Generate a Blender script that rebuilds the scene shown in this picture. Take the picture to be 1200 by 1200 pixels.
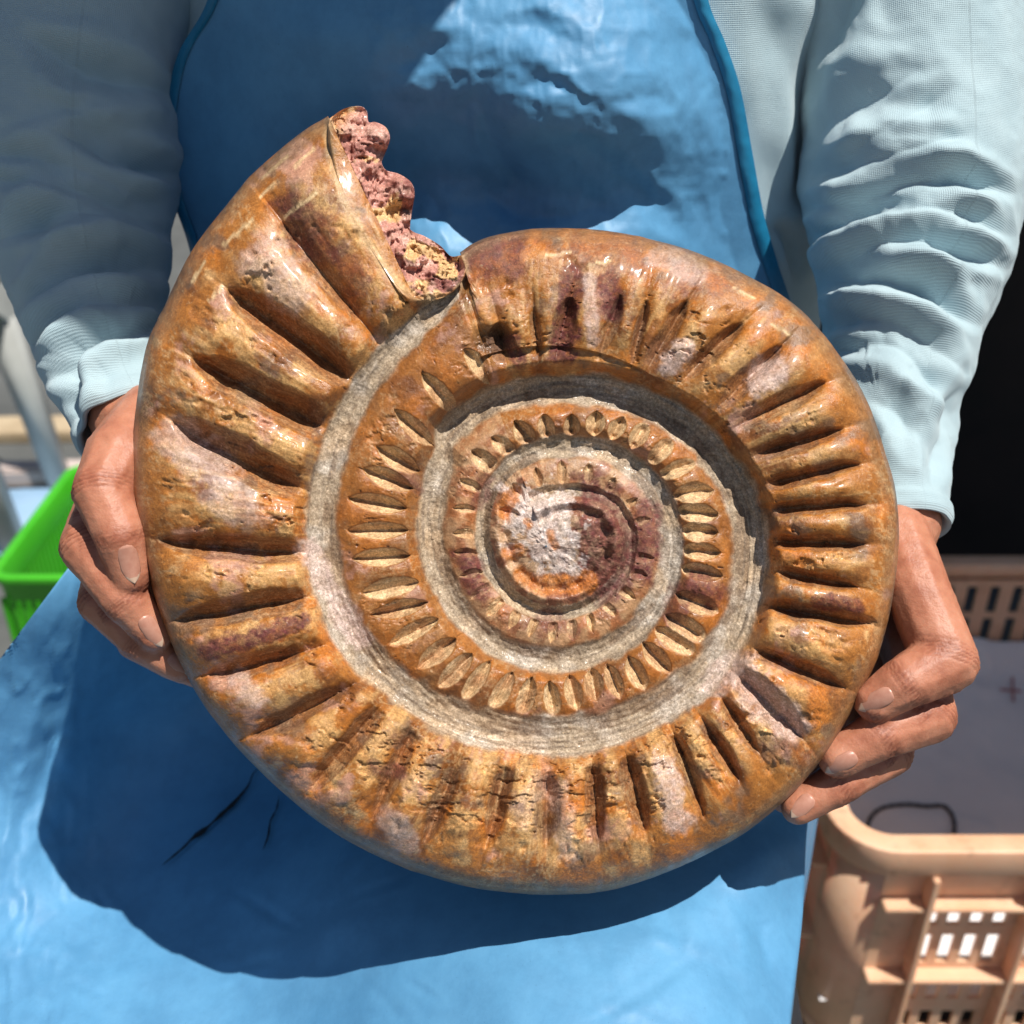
import bpy, bmesh, math, random
import numpy as np
from mathutils import Vector

random.seed(7); RNG = np.random.RandomState(7)
scene = bpy.context.scene
for o in list(bpy.data.objects):
    bpy.data.objects.remove(o, do_unlink=True)
COL = scene.collection

# ------------------------------------------------------------------ camera, sky, sun, exposure
CAM = np.array([0.0, 0.0, 1.03]); PITCH = math.radians(30.0); FOC = 1287.0   # FOC: focal length in units of a 1200-wide frame
FWD = np.array([0, math.cos(PITCH), -math.sin(PITCH)]); UP = np.array([0, math.sin(PITCH), math.cos(PITCH)]); RIGHT = np.array([1.0, 0, 0])
cd = bpy.data.cameras.new('camera'); cam = bpy.data.objects.new('camera', cd); COL.objects.link(cam)
cam.location = CAM; cam.rotation_euler = (math.radians(90) - PITCH, 0, 0)
cd.sensor_width = 36; cd.lens = 36 * FOC / 1200; cd.clip_start = 0.01; cd.clip_end = 200
cd.dof.use_dof = True; cd.dof.focus_distance = 0.465; cd.dof.aperture_fstop = 9.0
scene.camera = cam
SUN = np.array([0.31, 0.0, 0.0]) + 0.69 * UP - 0.63 * FWD; SUN /= np.linalg.norm(SUN)       # towards the sun
world = bpy.data.worlds.new('World'); scene.world = world; world.use_nodes = True
wn = world.node_tree.nodes; wl = world.node_tree.links
sky = wn.new('ShaderNodeTexSky'); sky.sky_type = 'NISHITA'; sky.sun_disc = False
sky.sun_elevation = math.asin(SUN[2]); sky.sun_rotation = math.atan2(SUN[0], SUN[1])
wn['Background'].inputs['Strength'].default_value = 0.053
wl.new(sky.outputs[0], wn['Background'].inputs['Color'])
sd = bpy.data.lights.new('sun', 'SUN'); sd.energy = 4.9; sd.angle = math.radians(0.55); sd.color = (1.0, 0.95, 0.88)
sun = bpy.data.objects.new('sun', sd); COL.objects.link(sun); sun.location = (1, -1, 4)
sun.rotation_euler = Vector(SUN).to_track_quat('Z', 'Y').to_euler()
scene.view_settings.view_transform = 'Standard'; scene.view_settings.look = 'None'
scene.view_settings.exposure = 0.18; scene.view_settings.gamma = 1.0; scene.view_settings.use_curve_mapping = False
scene.cycles.max_bounces = 6; scene.cycles.use_denoising = True

# ------------------------------------------------------------------ helpers
def W(px, py, d):
    px = np.asarray(px, float); py = np.asarray(py, float); d = np.asarray(d, float)
    x = (px - 600) / FOC * d; y = (600 - py) / FOC * d
    return CAM + x[..., None] * RIGHT + y[..., None] * UP + d[..., None] * FWD
def proj(P):
    q = P - CAM; d = q @ FWD
    return 600 + (q @ RIGHT) / d * FOC, 600 - (q @ UP) / d * FOC, d
def hash3(i, j, k):
    n = (i * 374761393 + j * 668265263 + k * 2147483647 // 7 * 3 + k * 974634777) & 0xffffffff
    n = ((n ^ (n >> 13)) * 1274126177) & 0xffffffff
    n = (n ^ (n >> 16)) & 0xffffff
    return n / float(0xffffff)
def vnoise(x, y, z=0.0):
    x, y, z = np.broadcast_arrays(np.asarray(x, float), np.asarray(y, float), np.asarray(z, float))
    i = np.floor(x).astype(np.int64); j = np.floor(y).astype(np.int64); k = np.floor(z).astype(np.int64)
    f = x - i; g = y - j; h = z - k
    f = f * f * f * (f * (f * 6 - 15) + 10); g = g * g * g * (g * (g * 6 - 15) + 10); h = h * h * (3 - 2 * h)
    r = 0
    for a in (0, 1):
        for b in (0, 1):
            for c in (0, 1):
                w = (f if a else 1 - f) * (g if b else 1 - g) * (h if c else 1 - h)
                r = r + w * hash3(i + a, j + b, k + c)
    return r * 2 - 1
def fbm(x, y, z=0.0, oct=4, gain=0.5):
    r = 0; a = 1.0; t = 0
    for o in range(oct):
        s = 2.03 ** o
        r = r + a * vnoise(np.asarray(x) * s + 17.3 * o, np.asarray(y) * s - 9.1 * o, np.asarray(z) * s + 3.7 * o); t += a; a *= gain
    return r / t
def sstep(a, b, x):
    t = np.clip((np.asarray(x, float) - a) / (b - a), 0, 1); return t * t * (3 - 2 * t)
def mix(a, b, t):
    return a + (b - a) * t
def smin(a, b, k):
    h = np.clip(0.5 + 0.5 * (b - a) / k, 0, 1); return b + (a - b) * h - k * h * (1 - h)
def seg_dist(px, py, pts):
    """distance to a polyline and the position along it (0..1)"""
    best = np.full(np.shape(px), 1e9); bt = np.zeros(np.shape(px))
    L = [0.0]
    for a, b in zip(pts[:-1], pts[1:]): L.append(L[-1] + math.hypot(b[0] - a[0], b[1] - a[1]))
    for n, (a, b) in enumerate(zip(pts[:-1], pts[1:])):
        dx, dy = b[0] - a[0], b[1] - a[1]; l2 = dx * dx + dy * dy
        t = np.clip(((px - a[0]) * dx + (py - a[1]) * dy) / l2, 0, 1)
        d = np.hypot(px - a[0] - t * dx, py - a[1] - t * dy)
        m = d < best; best = np.where(m, d, best); bt = np.where(m, (L[n] + t * math.sqrt(l2)) / L[-1], bt)
    return best, bt
def inside(px, py, poly):
    r = np.zeros(np.shape(px), bool); n = len(poly)
    for a in range(n):
        x0, y0 = poly[a]; x1, y1 = poly[(a + 1) % n]
        c = (y0 > py) != (y1 > py)
        r ^= c & (px < (x1 - x0) * (py - y0) / ((y1 - y0) or 1e-9) + x0)
    return r
def spline(pts, n, closed=False):
    P = np.array(pts, float); m = len(P)
    out = []
    segs = m if closed else m - 1
    for s in range(segs):
        g = (lambda q: P[q % m]) if closed else (lambda q: P[min(max(q, 0), m - 1)])
        p0, p1, p2, p3 = g(s - 1), g(s), g(s + 1), g(s + 2)
        for t in np.linspace(0, 1, 24, endpoint=False):
            out.append(0.5 * (2 * p1 + (p2 - p0) * t + (2 * p0 - 5 * p1 + 4 * p2 - p3) * t * t + (3 * p1 - p0 - 3 * p2 + p3) * t ** 3))
    out.append(P[0] if closed else P[-1]); out = np.array(out)
    L = np.r_[0, np.cumsum(np.linalg.norm(np.diff(out[:, :2], axis=0) if P.shape[1] == 2 else np.diff(out[:, :3], axis=0), axis=1))]
    q = np.linspace(0, L[-1], n, endpoint=not closed)
    return np.stack([np.interp(q, L, out[:, c]) for c in range(P.shape[1])], 1)

def mesh_np(name, V, Fq, mat, parent=None, loc=None, normals=None, uv=None, color=None, attrs=None, smooth=True):
    """one mesh object from numpy arrays; V is world space, stored relative to loc"""
    V = np.asarray(V, float); loc = np.zeros(3) if loc is None else np.asarray(loc, float)
    me = bpy.data.meshes.new(name)
    me.from_pydata((V - loc).tolist() if len(V) < 2000 else [], [], Fq if not isinstance(Fq, np.ndarray) else Fq.tolist()) if len(V) < 2000 else None
    if len(V) >= 2000:
        Fq = np.asarray(Fq, np.int32); k = Fq.shape[1]
        me.vertices.add(len(V)); me.vertices.foreach_set('co', (V - loc).astype(np.float32).ravel())
        me.loops.add(Fq.size); me.loops.foreach_set('vertex_index', Fq.ravel())
        me.polygons.add(len(Fq)); me.polygons.foreach_set('loop_start', np.arange(0, Fq.size, k, dtype=np.int32))
        me.update(calc_edges=True)
    me.validate()
    if smooth: me.polygons.foreach_set('use_smooth', np.ones(len(me.polygons), bool))
    if uv is not None:
        l = me.uv_layers.new(name='UVMap'); vi = np.zeros(len(me.loops), np.int32); me.loops.foreach_get('vertex_index', vi)
        l.data.foreach_set('uv', np.asarray(uv, np.float32)[vi].ravel())
    if color is not None:
        a = me.color_attributes.new('mineral', 'FLOAT_COLOR', 'POINT')
        c = np.ones((len(V), 4), np.float32); c[:, :3] = color; a.data.foreach_set('color', c.ravel())
    for an, av in (attrs or {}).items():
        a = me.attributes.new(an, 'FLOAT', 'POINT'); a.data.foreach_set('value', np.asarray(av, np.float32))
    if normals is not None:
        me.normals_split_custom_set_from_vertices(np.asarray(normals, np.float32).tolist())
    me.update()
    ob = bpy.data.objects.new(name, me); COL.objects.link(ob); me.materials.append(mat)
    if parent is not None:
        ob.parent = parent; pl = parent_world(parent); ob.location = Vector(loc) - pl
    else:
        ob.location = loc
    return ob
def parent_world(p):
    v = Vector((0, 0, 0))
    while p is not None: v += p.location; p = p.parent
    return v
def grid_faces(nu, nv, wrap=False):
    i = np.arange(nu - 1)[:, None]; j = np.arange(nv if wrap else nv - 1)[None, :]
    j2 = (j + 1) % nv
    return np.stack(np.broadcast_arrays(i * nv + j, i * nv + j2, (i + 1) * nv + j2, (i + 1) * nv + j), -1).reshape(-1, 4)
def vert_normals(V, Fq):
    a = V[Fq[:, 2]] - V[Fq[:, 0]]; b = V[Fq[:, 3]] - V[Fq[:, 1]]; n = np.cross(a, b)
    N = np.zeros_like(V)
    for c in range(4): np.add.at(N, Fq[:, c], n)
    return N / np.maximum(np.linalg.norm(N, axis=1, keepdims=True), 1e-12)
def thing(name, label, cat, loc, group=None):
    e = bpy.data.objects.new(name, None); COL.objects.link(e); e.location = loc; e.empty_display_size = 0.05
    tag(e, label, cat, group); return e
def tag(o, label, cat, group=None):
    o['label'] = label; o['category'] = cat
    if group: o['group'] = group
    return o
def sub(parent, name, loc):
    e = bpy.data.objects.new(name, None); COL.objects.link(e); e.parent = parent; e.location = Vector(loc) - parent_world(parent); return e
def bm_obj(name, bm, mat, parent=None, bevel=0.0, smooth=False, loc=(0, 0, 0)):
    if bevel:
        bmesh.ops.bevel(bm, geom=list(bm.edges), offset=bevel, segments=2, affect='EDGES', clamp_overlap=True)
    me = bpy.data.meshes.new(name); 
    for v in bm.verts: v.co -= Vector(loc)
    bm.to_mesh(me); bm.free(); me.materials.append(mat)
    if smooth: me.polygons.foreach_set('use_smooth', np.ones(len(me.polygons), bool))
    ob = bpy.data.objects.new(name, me); COL.objects.link(ob)
    if parent is not None: ob.parent = parent; ob.location = Vector(loc) - parent_world(parent)
    else: ob.location = loc
    return ob
def bm_box(bm, c, s, rz=0.0):
    g = bmesh.ops.create_cube(bm, size=1.0)['verts']
    for v in g:
        x, y, z = v.co.x * s[0], v.co.y * s[1], v.co.z * s[2]
        v.co = Vector((c[0] + x * math.cos(rz) - y * math.sin(rz), c[1] + x * math.sin(rz) + y * math.cos(rz), c[2] + z))
    return g
def tube_pts(P, R, nv=16, squash=None):
    """rings along a 3D path; returns V, faces, u, v"""
    P = np.asarray(P, float); n = len(P); T = np.gradient(P, axis=0); T /= np.linalg.norm(T, axis=1, keepdims=True)
    a = np.array([0.3, -1.0, 0.2]); N0 = a - T[0] * (a @ T[0]); N0 /= np.linalg.norm(N0); Ns = [N0]
    for i in range(1, n):
        v = Ns[-1] - T[i] * (Ns[-1] @ T[i]); Ns.append(v / np.linalg.norm(v))
    Ns = np.array(Ns); B = np.cross(T, Ns); R = np.broadcast_to(np.asarray(R, float), (n,))
    an = np.linspace(0, 2 * math.pi, nv, endpoint=False)
    V = P[:, None] + R[:, None, None] * (np.cos(an)[None, :, None] * Ns[:, None] + np.sin(an)[None, :, None] * B[:, None])
    return V, grid_faces(n, nv, True), an

# ------------------------------------------------------------------ materials
def new_mat(name):
    m = bpy.data.materials.new(name); m.use_nodes = True
    return m, m.node_tree.nodes, m.node_tree.links, m.node_tree.nodes['Principled BSDF']
def add_noise(n, l, scale, detail=4, coord='Object', rough=0.55, vec=None):
    t = n.new('ShaderNodeTexNoise'); t.inputs['Scale'].default_value = scale; t.inputs['Detail'].default_value = detail; t.inputs['Roughness'].default_value = rough
    if vec is None:
        c = n.new('ShaderNodeTexCoord'); vec = c.outputs[coord]
    l.new(vec, t.inputs['Vector']); return t
def ramp(n, l, src, stops):
    r = n.new('ShaderNodeValToRGB'); e = r.color_ramp.elements
    while len(e) > 1: e.remove(e[-1])
    e[0].position = stops[0][0]; e[0].color = (*stops[0][1], 1)
    for p, c in stops[1:]:
        k = e.new(p); k.color = (*c, 1)
    l.new(src, r.inputs[0]); return r
def bump(n, l, h, strength, dist, prev=None):
    b = n.new('ShaderNodeBump'); b.inputs['Strength'].default_value = strength; b.inputs['Distance'].default_value = dist
    l.new(h, b.inputs['Height'])
    if prev is not None: l.new(prev, b.inputs['Normal'])
    return b.outputs[0]
def mottled(name, c0, c1, scale=20, rough=0.6, bump_s=0.0, bump_scale=80, bump_d=0.002, trans=0.0, spec=0.5):
    m, n, l, p = new_mat(name); t = add_noise(n, l, scale, 6)
    r = ramp(n, l, t.outputs[0], [(0.32, c0), (0.68, c1)]); l.new(r.outputs[0], p.inputs['Base Color'])
    p.inputs['Roughness'].default_value = rough; p.inputs['Specular IOR Level'].default_value = spec
    if bump_s:
        b = add_noise(n, l, bump_scale, 5); l.new(bump(n, l, b.outputs[0], bump_s, bump_d), p.inputs['Normal'])
    if trans:
        p.inputs['Subsurface Weight'].default_value = trans; p.inputs['Subsurface Radius'].default_value = (0.02, 0.01, 0.005); p.inputs['Subsurface Scale'].default_value = 0.5
    return m

def fossil_material():
    m, n, l, p = new_mat('fossil_stone')
    at = n.new('ShaderNodeAttribute'); at.attribute_name = 'mineral'
    gr = n.new('ShaderNodeAttribute'); gr.attribute_name = 'grain'
    geo = n.new('ShaderNodeNewGeometry')
    t1 = add_noise(n, l, 900, 5, vec=geo.outputs['Position'], rough=0.65)
    t2 = add_noise(n, l, 260, 6, vec=geo.outputs['Position'], rough=0.6)
    r1 = ramp(n, l, t1.outputs[0], [(0.30, (0.55, 0.52, 0.50)), (0.52, (1, 1, 1)), (0.70, (1.55, 1.6, 1.7))])
    r2 = ramp(n, l, t2.outputs[0], [(0.30, (0.68, 0.62, 0.56)), (0.55, (1, 1, 1)), (0.75, (1.3, 1.34, 1.4))])
    f = n.new('ShaderNodeMath'); f.operation = 'MULTIPLY_ADD'; l.new(gr.outputs['Fac'], f.inputs[0]); f.inputs[1].default_value = 0.6; f.inputs[2].default_value = 0.4
    mx = n.new('ShaderNodeMixRGB'); mx.blend_type = 'MULTIPLY'; l.new(f.outputs[0], mx.inputs[0]); l.new(at.outputs['Color'], mx.inputs[1]); l.new(r1.outputs[0], mx.inputs[2])
    mx2 = n.new('ShaderNodeMixRGB'); mx2.blend_type = 'MULTIPLY'; mx2.inputs[0].default_value = 0.8; l.new(mx.outputs[0], mx2.inputs[1]); l.new(r2.outputs[0], mx2.inputs[2])
    l.new(mx2.outputs[0], p.inputs['Base Color'])
    rr = n.new('ShaderNodeMapRange'); rr.inputs['To Min'].default_value = 0.29; rr.inputs['To Max'].default_value = 0.72; l.new(gr.outputs['Fac'], rr.inputs['Value'])
    ra = n.new('ShaderNodeMath'); ra.operation = 'MULTIPLY_ADD'; l.new(t2.outputs[0], ra.inputs[0]); ra.inputs[1].default_value = 0.35; l.new(rr.outputs[0], ra.inputs[2])
    rs = n.new('ShaderNodeMath'); rs.operation = 'SUBTRACT'; l.new(ra.outputs[0], rs.inputs[0]); rs.inputs[1].default_value = 0.16
    l.new(rs.outputs[0], p.inputs['Roughness']); p.inputs['Specular IOR Level'].default_value = 0.5
    p.inputs['Coat Weight'].default_value = 0.14; p.inputs['Coat Roughness'].default_value = 0.16
    t4 = add_noise(n, l, 2600, 3, vec=geo.outputs['Position'], rough=0.7)
    r4 = ramp(n, l, t4.outputs[0], [(0.30, (0.45, 0.42, 0.40)), (0.48, (0.95, 0.95, 0.95)), (0.62, (1.1, 1.1, 1.1)), (0.74, (2.0, 2.05, 2.1))])
    f4 = n.new('ShaderNodeMath'); f4.operation = 'MULTIPLY_ADD'; l.new(gr.outputs['Fac'], f4.inputs[0]); f4.inputs[1].default_value = 0.55; f4.inputs[2].default_value = 0.25
    mx4 = n.new('ShaderNodeMixRGB'); mx4.blend_type = 'MULTIPLY'; l.new(f4.outputs[0], mx4.inputs[0]); l.new(mx2.outputs[0], mx4.inputs[1]); l.new(r4.outputs[0], mx4.inputs[2])
    ms = n.new('ShaderNodeTexMusgrave') if False else add_noise(n, l, 420, 6, vec=geo.outputs['Position'], rough=0.72)
    r5 = ramp(n, l, ms.outputs[0], [(0.60, (0, 0, 0)), (0.68, (1, 1, 1))])
    f5 = n.new('ShaderNodeMath'); f5.operation = 'MULTIPLY'; l.new(r5.outputs[0], f5.inputs[0]); f5.inputs[1].default_value = 0.45
    mx5 = n.new('ShaderNodeMixRGB'); l.new(f5.outputs[0], mx5.inputs[0]); l.new(mx4.outputs[0], mx5.inputs[1]); mx5.inputs[2].default_value = (0.66, 0.46, 0.25, 1)
    r6 = ramp(n, l, ms.outputs[0], [(0.30, (1, 1, 1)), (0.37, (0, 0, 0))])
    f6 = n.new('ShaderNodeMath'); f6.operation = 'MULTIPLY'; l.new(r6.outputs[0], f6.inputs[0]); f6.inputs[1].default_value = 0.5
    mx6 = n.new('ShaderNodeMixRGB'); l.new(f6.outputs[0], mx6.inputs[0]); l.new(mx5.outputs[0], mx6.inputs[1]); mx6.inputs[2].default_value = (0.10, 0.045, 0.022, 1)
    l.new(mx6.outputs[0], p.inputs['Base Color'])
    b = bump(n, l, t2.outputs[0], 0.40, 0.0014)
    b = bump(n, l, ms.outputs[0], 0.35, 0.0010, b)
    b = bump(n, l, t1.outputs[0], 0.30, 0.0005, b)
    l.new(b, p.inputs['Normal'])
    return m
M_FOSSIL = fossil_material()

def cloth_material(name, c0, c1, pitch=0.0021):
    m, n, l, p = new_mat(name)
    uv = n.new('ShaderNodeUVMap'); uv.uv_map = 'UVMap'
    sp = n.new('ShaderNodeSeparateXYZ'); l.new(uv.outputs[0], sp.inputs[0])
    def m2(op, a, b=None, v=None):
        k = n.new('ShaderNodeMath'); k.operation = op; l.new(a, k.inputs[0])
        if b is not None: l.new(b, k.inputs[1])
        elif v is not None: k.inputs[1].default_value = v
        return k.outputs[0]
    k = 2 * math.pi / pitch
    su = m2('SINE', m2('MULTIPLY', m2('ADD', sp.outputs[0], sp.outputs[1]), v=k * 0.75)); sv = m2('SINE', m2('MULTIPLY', m2('SUBTRACT', sp.outputs[0], sp.outputs[1]), v=k * 0.75))
    h = m2('MULTIPLY', su, sv)
    big = add_noise(n, l, 45, 4, rough=0.5)
    r = ramp(n, l, big.outputs[0], [(0.3, c0), (0.7, c1)])
    dm = n.new('ShaderNodeMapRange'); dm.inputs['From Min'].default_value = -1; dm.inputs['From Max'].default_value = 1; dm.inputs['To Min'].default_value = 0.88; dm.inputs['To Max'].default_value = 1.04
    l.new(h, dm.inputs['Value'])
    mx = n.new('ShaderNodeMixRGB'); mx.blend_type = 'MULTIPLY'; mx.inputs[0].default_value = 1; l.new(r.outputs[0], mx.inputs[1]); l.new(dm.outputs[0], mx.inputs[2])
    l.new(mx.outputs[0], p.inputs['Base Color'])
    p.inputs['Roughness'].default_value = 0.85; p.inputs['Specular IOR Level'].default_value = 0.25
    p.inputs['Sheen Weight'].default_value = 0.25; p.inputs['Sheen Roughness'].default_value = 0.5
    b = bump(n, l, big.outputs[0], 0.25, 0.004)
    l.new(bump(n, l, h, 0.45, 0.0004, b), p.inputs['Normal'])
    return m
M_SHIRT = cloth_material('shirt_knit', (0.43, 0.575, 0.625), (0.50, 0.645, 0.69), 0.0014)

def apron_material(name, c0, c1, rough=0.52):
    m, n, l, p = new_mat(name)
    t = add_noise(n, l, 9, 6, rough=0.6); r = ramp(n, l, t.outputs[0], [(0.3, c0), (0.7, c1)])
    t3 = add_noise(n, l, 900, 2); r3 = ramp(n, l, t3.outputs[0], [(0.735, (1, 1, 1)), (0.77, (0.45, 0.4, 0.4))])
    mx = n.new('ShaderNodeMixRGB'); mx.blend_type = 'MULTIPLY'; mx.inputs[0].default_value = 0.7; l.new(r.outputs[0], mx.inputs[1]); l.new(r3.outputs[0], mx.inputs[2])
    t5 = add_noise(n, l, 26, 8, rough=0.72); r5 = ramp(n, l, t5.outputs[0], [(0.40, (0.84, 0.86, 0.88)), (0.56, (1, 1, 1)), (0.72, (1.14, 1.10, 1.07))])
    mx5 = n.new('ShaderNodeMixRGB'); mx5.blend_type = 'MULTIPLY'; mx5.inputs[0].default_value = 1.0; l.new(mx.outputs[0], mx5.inputs[1]); l.new(r5.outputs[0], mx5.inputs[2])
    l.new(mx5.outputs[0], p.inputs['Base Color'])
    rt = add_noise(n, l, 60, 5); rr = ramp(n, l, rt.outputs[0], [(0.3, (rough - 0.08,) * 3), (0.7, (rough + 0.14,) * 3)]); l.new(rr.outputs[0], p.inputs['Roughness'])
    t2 = add_noise(n, l, 70, 6, rough=0.55); b = bump(n, l, t2.outputs[0], 0.10, 0.004)
    l.new(b, p.inputs['Normal']); return m
M_APRON = apron_material('apron_vinyl', (0.092, 0.295, 0.52), (0.122, 0.345, 0.58))
M_TRIM = apron_material('apron_binding', (0.012, 0.19, 0.36), (0.016, 0.225, 0.41), 0.40)

def skin_material():
    m, n, l, p = new_mat('skin')
    t = add_noise(n, l, 75, 6, rough=0.62); r = ramp(n, l, t.outputs[0], [(0.28, (0.36, 0.125, 0.07)), (0.5, (0.50, 0.205, 0.12)), (0.72, (0.58, 0.265, 0.165))])
    at = n.new('ShaderNodeAttribute'); at.attribute_name = 'knuckle'
    mx = n.new('ShaderNodeMixRGB'); l.new(at.outputs['Fac'], mx.inputs[0]); l.new(r.outputs[0], mx.inputs[1]); mx.inputs[2].default_value = (0.26, 0.08, 0.045, 1)
    l.new(mx.outputs[0], p.inputs['Base Color'])
    p.inputs['Roughness'].default_value = 0.48; p.inputs['Specular IOR Level'].default_value = 0.4
    p.inputs['Subsurface Weight'].default_value = 0.18; p.inputs['Subsurface Radius'].default_value = (0.0035, 0.0012, 0.0006); p.inputs['Subsurface Scale'].default_value = 1.0
    v = n.new('ShaderNodeTexVoronoi'); v.inputs['Scale'].default_value = 1100; c = n.new('ShaderNodeTexCoord'); l.new(c.outputs['Object'], v.inputs['Vector'])
    t2 = add_noise(n, l, 420, 5); b = bump(n, l, t2.outputs[0], 0.34, 0.0008); l.new(bump(n, l, v.outputs[0], 0.18, 0.0003, b), p.inputs['Normal'])
    return m
M_SKIN = skin_material()
M_NAIL = mottled('nail', (0.46, 0.21, 0.145), (0.54, 0.28, 0.20), 300, 0.36)
M_NAILTIP = mottled('nail_tip', (0.56, 0.38, 0.27), (0.62, 0.44, 0.33), 200, 0.4)
M_TROUSER = mottled('trouser_cloth', (0.012, 0.013, 0.018), (0.02, 0.021, 0.027), 60, 0.9)
M_TEAR = mottled('tear_shade', (0.010, 0.012, 0.015), (0.02, 0.02, 0.022), 300, 0.9)  # dark colour for the shade inside the slits
M_HAIR = mottled('hair_black', (0.010, 0.008, 0.007), (0.03, 0.022, 0.018), 300, 0.5)
M_STRAW = mottled('hat_straw', (0.42, 0.32, 0.18), (0.55, 0.43, 0.26), 90, 0.8, 0.4, 300, 0.001)
M_CRATE = mottled('crate_plastic', (0.76, 0.43, 0.26), (0.84, 0.55, 0.37), 22, 0.45, 0.12, 120, 0.001, trans=0.25)
def _grime(m):
    n, l = m.node_tree.nodes, m.node_tree.links; p = n['Principled BSDF']; src = p.inputs['Base Color'].links[0].from_socket
    t = add_noise(n, l, 38, 8, rough=0.7); r = ramp(n, l, t.outputs[0], [(0.54, (0, 0, 0)), (0.78, (0.6, 0.6, 0.6))])
    mx = n.new('ShaderNodeMixRGB'); l.new(r.outputs[0], mx.inputs[0]); l.new(src, mx.inputs[1]); mx.inputs[2].default_value = (0.19, 0.075, 0.035, 1); l.new(mx.outputs[0], p.inputs['Base Color'])
_grime(M_CRATE)
M_CRATE_DIRT = mottled('crate_grime', (0.20, 0.10, 0.06), (0.33, 0.18, 0.11), 60, 0.8)
M_LINER = mottled('liner_cloth', (0.76, 0.75, 0.76), (0.84, 0.83, 0.83), 8, 0.85, 0.35, 25, 0.006)
M_FOAM = mottled('foam_white', (0.80, 0.79, 0.76), (0.86, 0.85, 0.82), 40, 0.8)
M_CORD = mottled('cord_black', (0.012, 0.013, 0.018), (0.03, 0.032, 0.04), 400, 0.7)
M_GREEN = mottled('basket_green', (0.055, 0.42, 0.015), (0.075, 0.50, 0.025), 15, 0.35, trans=0.12)
M_WHITEPL = mottled('stool_plastic', (0.42, 0.43, 0.41), (0.54, 0.55, 0.52), 14, 0.5)
M_GROUND = mottled('pavement', (0.075, 0.08, 0.078), (0.13, 0.135, 0.13), 6, 0.9, 0.3, 60, 0.01)
M_DARK = mottled('dark_wall', (0.012, 0.009, 0.008), (0.035, 0.022, 0.018), 5, 0.85)  # shade of the interior put into a near-black colour
M_SHADE_TARP = mottled('shade_tarpaulin', (0.02, 0.02, 0.024), (0.035, 0.035, 0.04), 6, 0.8)
M_BOARD = mottled('board_wood', (0.42, 0.32, 0.20), (0.55, 0.44, 0.29), 12, 0.7)
M_KERB = mottled('kerb_stone', (0.50, 0.41, 0.37), (0.62, 0.53, 0.49), 20, 0.85)
M_TARP = mottled('tarp_blue', (0.26, 0.42, 0.60), (0.34, 0.50, 0.68), 10, 0.5)
M_WOOD = mottled('stool_wood', (0.16, 0.09, 0.05), (0.24, 0.15, 0.09), 30, 0.7)
M_RED = mottled('red_marking', (0.50, 0.07, 0.05), (0.58, 0.10, 0.08), 60, 0.7)

# ------------------------------------------------------------------ the setting
def slab(name, c, s, mat, kind='structure'):
    bm = bmesh.new(); bm_box(bm, c, s); o = bm_obj(name, bm, mat)
    if kind: o['kind'] = kind
    return o
slab('ground', (0, 0, -0.05), (40, 40, 0.1), M_GROUND)

# ------------------------------------------------------------------ the fossil
CX, CY, D0 = 640.0, 640.0, 0.455
PXM = D0 / FOC                                   # metres per picture unit at the fossil
OUT_A = [(386,139),(350,162),(300,205),(262,250),(225,300),(195,362),(175,407),(163,475),(159,540),(160,590),(167,632),(182,692),(202,747),(227,800),(250,836),(284,878),(327,920),(375,960),(425,991),(487,1018),(560,1038),(640,1045),(700,1042),(750,1030),(805,1008),(845,988),(878,968),(918,935),(955,895),(985,850),(1005,812),(1025,770),(1040,715),(1048,660),(1050,620),(1046,575),(1032,525),(1012,470),(978,414),(932,362),(876,327),(812,298),(750,281),(700,273),(640,271),(600,275),(565,284),(540,299)]
EDGE = [(540,299),(546,318),(536,337),(518,349),(498,352),(478,343),(460,326),(445,304),(430,284),(414,258),(404,240),(397,216),(391,200),(387,180),(384,160),(386,139)]
OUT_B = [(386,139),(400,129),(412,125),(424,125),(430,131),(432,143),(440,143),(452,149),(457,161),(453,176),(447,187),(452,199),(468,204),(482,214),(486,228),(482,244),(474,256),(482,270),(498,277),(516,288),(528,300),(540,299)]
oa = spline(OUT_A, 1400); ob_ = spline(EDGE, 170)[1:-1]
OUTL = np.vstack([oa, ob_])
angA = np.degrees(np.unwrap(np.arctan2(-(oa[:, 1] - CY), oa[:, 0] - CX))); angA += 360 * round((117 - angA[0]) / 360)
angA = np.maximum.accumulate(np.maximum(angA, 119.0) + np.linspace(0, 1e-3, len(angA)))
angB = np.degrees(np.arctan2(-(ob_[:, 1] - CY), ob_[:, 0] - CX)) + 360
angB = np.maximum.accumulate(np.clip(angB, angA[-1] + .01, 478.6)) + np.linspace(0, .35, len(ob_))
ALPHA = np.r_[angA, angB]
ISE = np.r_[np.zeros(len(oa)), np.ones(len(ob_))]; ISE = np.convolve(np.r_[ISE[-20:], ISE, ISE[:20]], np.ones(9) / 9, 'same')[20:-20]   # 1 along the broken edge
NJ = len(OUTL)
RING = np.array([[CX, CY]]) + 235 * np.stack([np.cos(np.radians(ALPHA)), -np.sin(np.radians(ALPHA))], 1)
rin = np.linspace(1.0, 235, 168, endpoint=False)
outlen = np.linalg.norm(OUTL - RING, axis=1)
E_RIM = 60.0
K1, K2 = 120, 26
rows_xy = []; rows_e = []
for r in rin:
    rows_xy.append(np.array([[CX, CY]]) + (RING - [[CX, CY]]) * (r / 235)); rows_e.append(np.full(NJ, 400.0))
Emax = mix(np.minimum(E_RIM, outlen * 0.5), 9.0, ISE)
for s in np.linspace(0, 1, K1, endpoint=False):
    e = outlen - (outlen - Emax) * s; rows_xy.append(OUTL + (RING - OUTL) * (e / outlen)[:, None]); rows_e.append(e)
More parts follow.
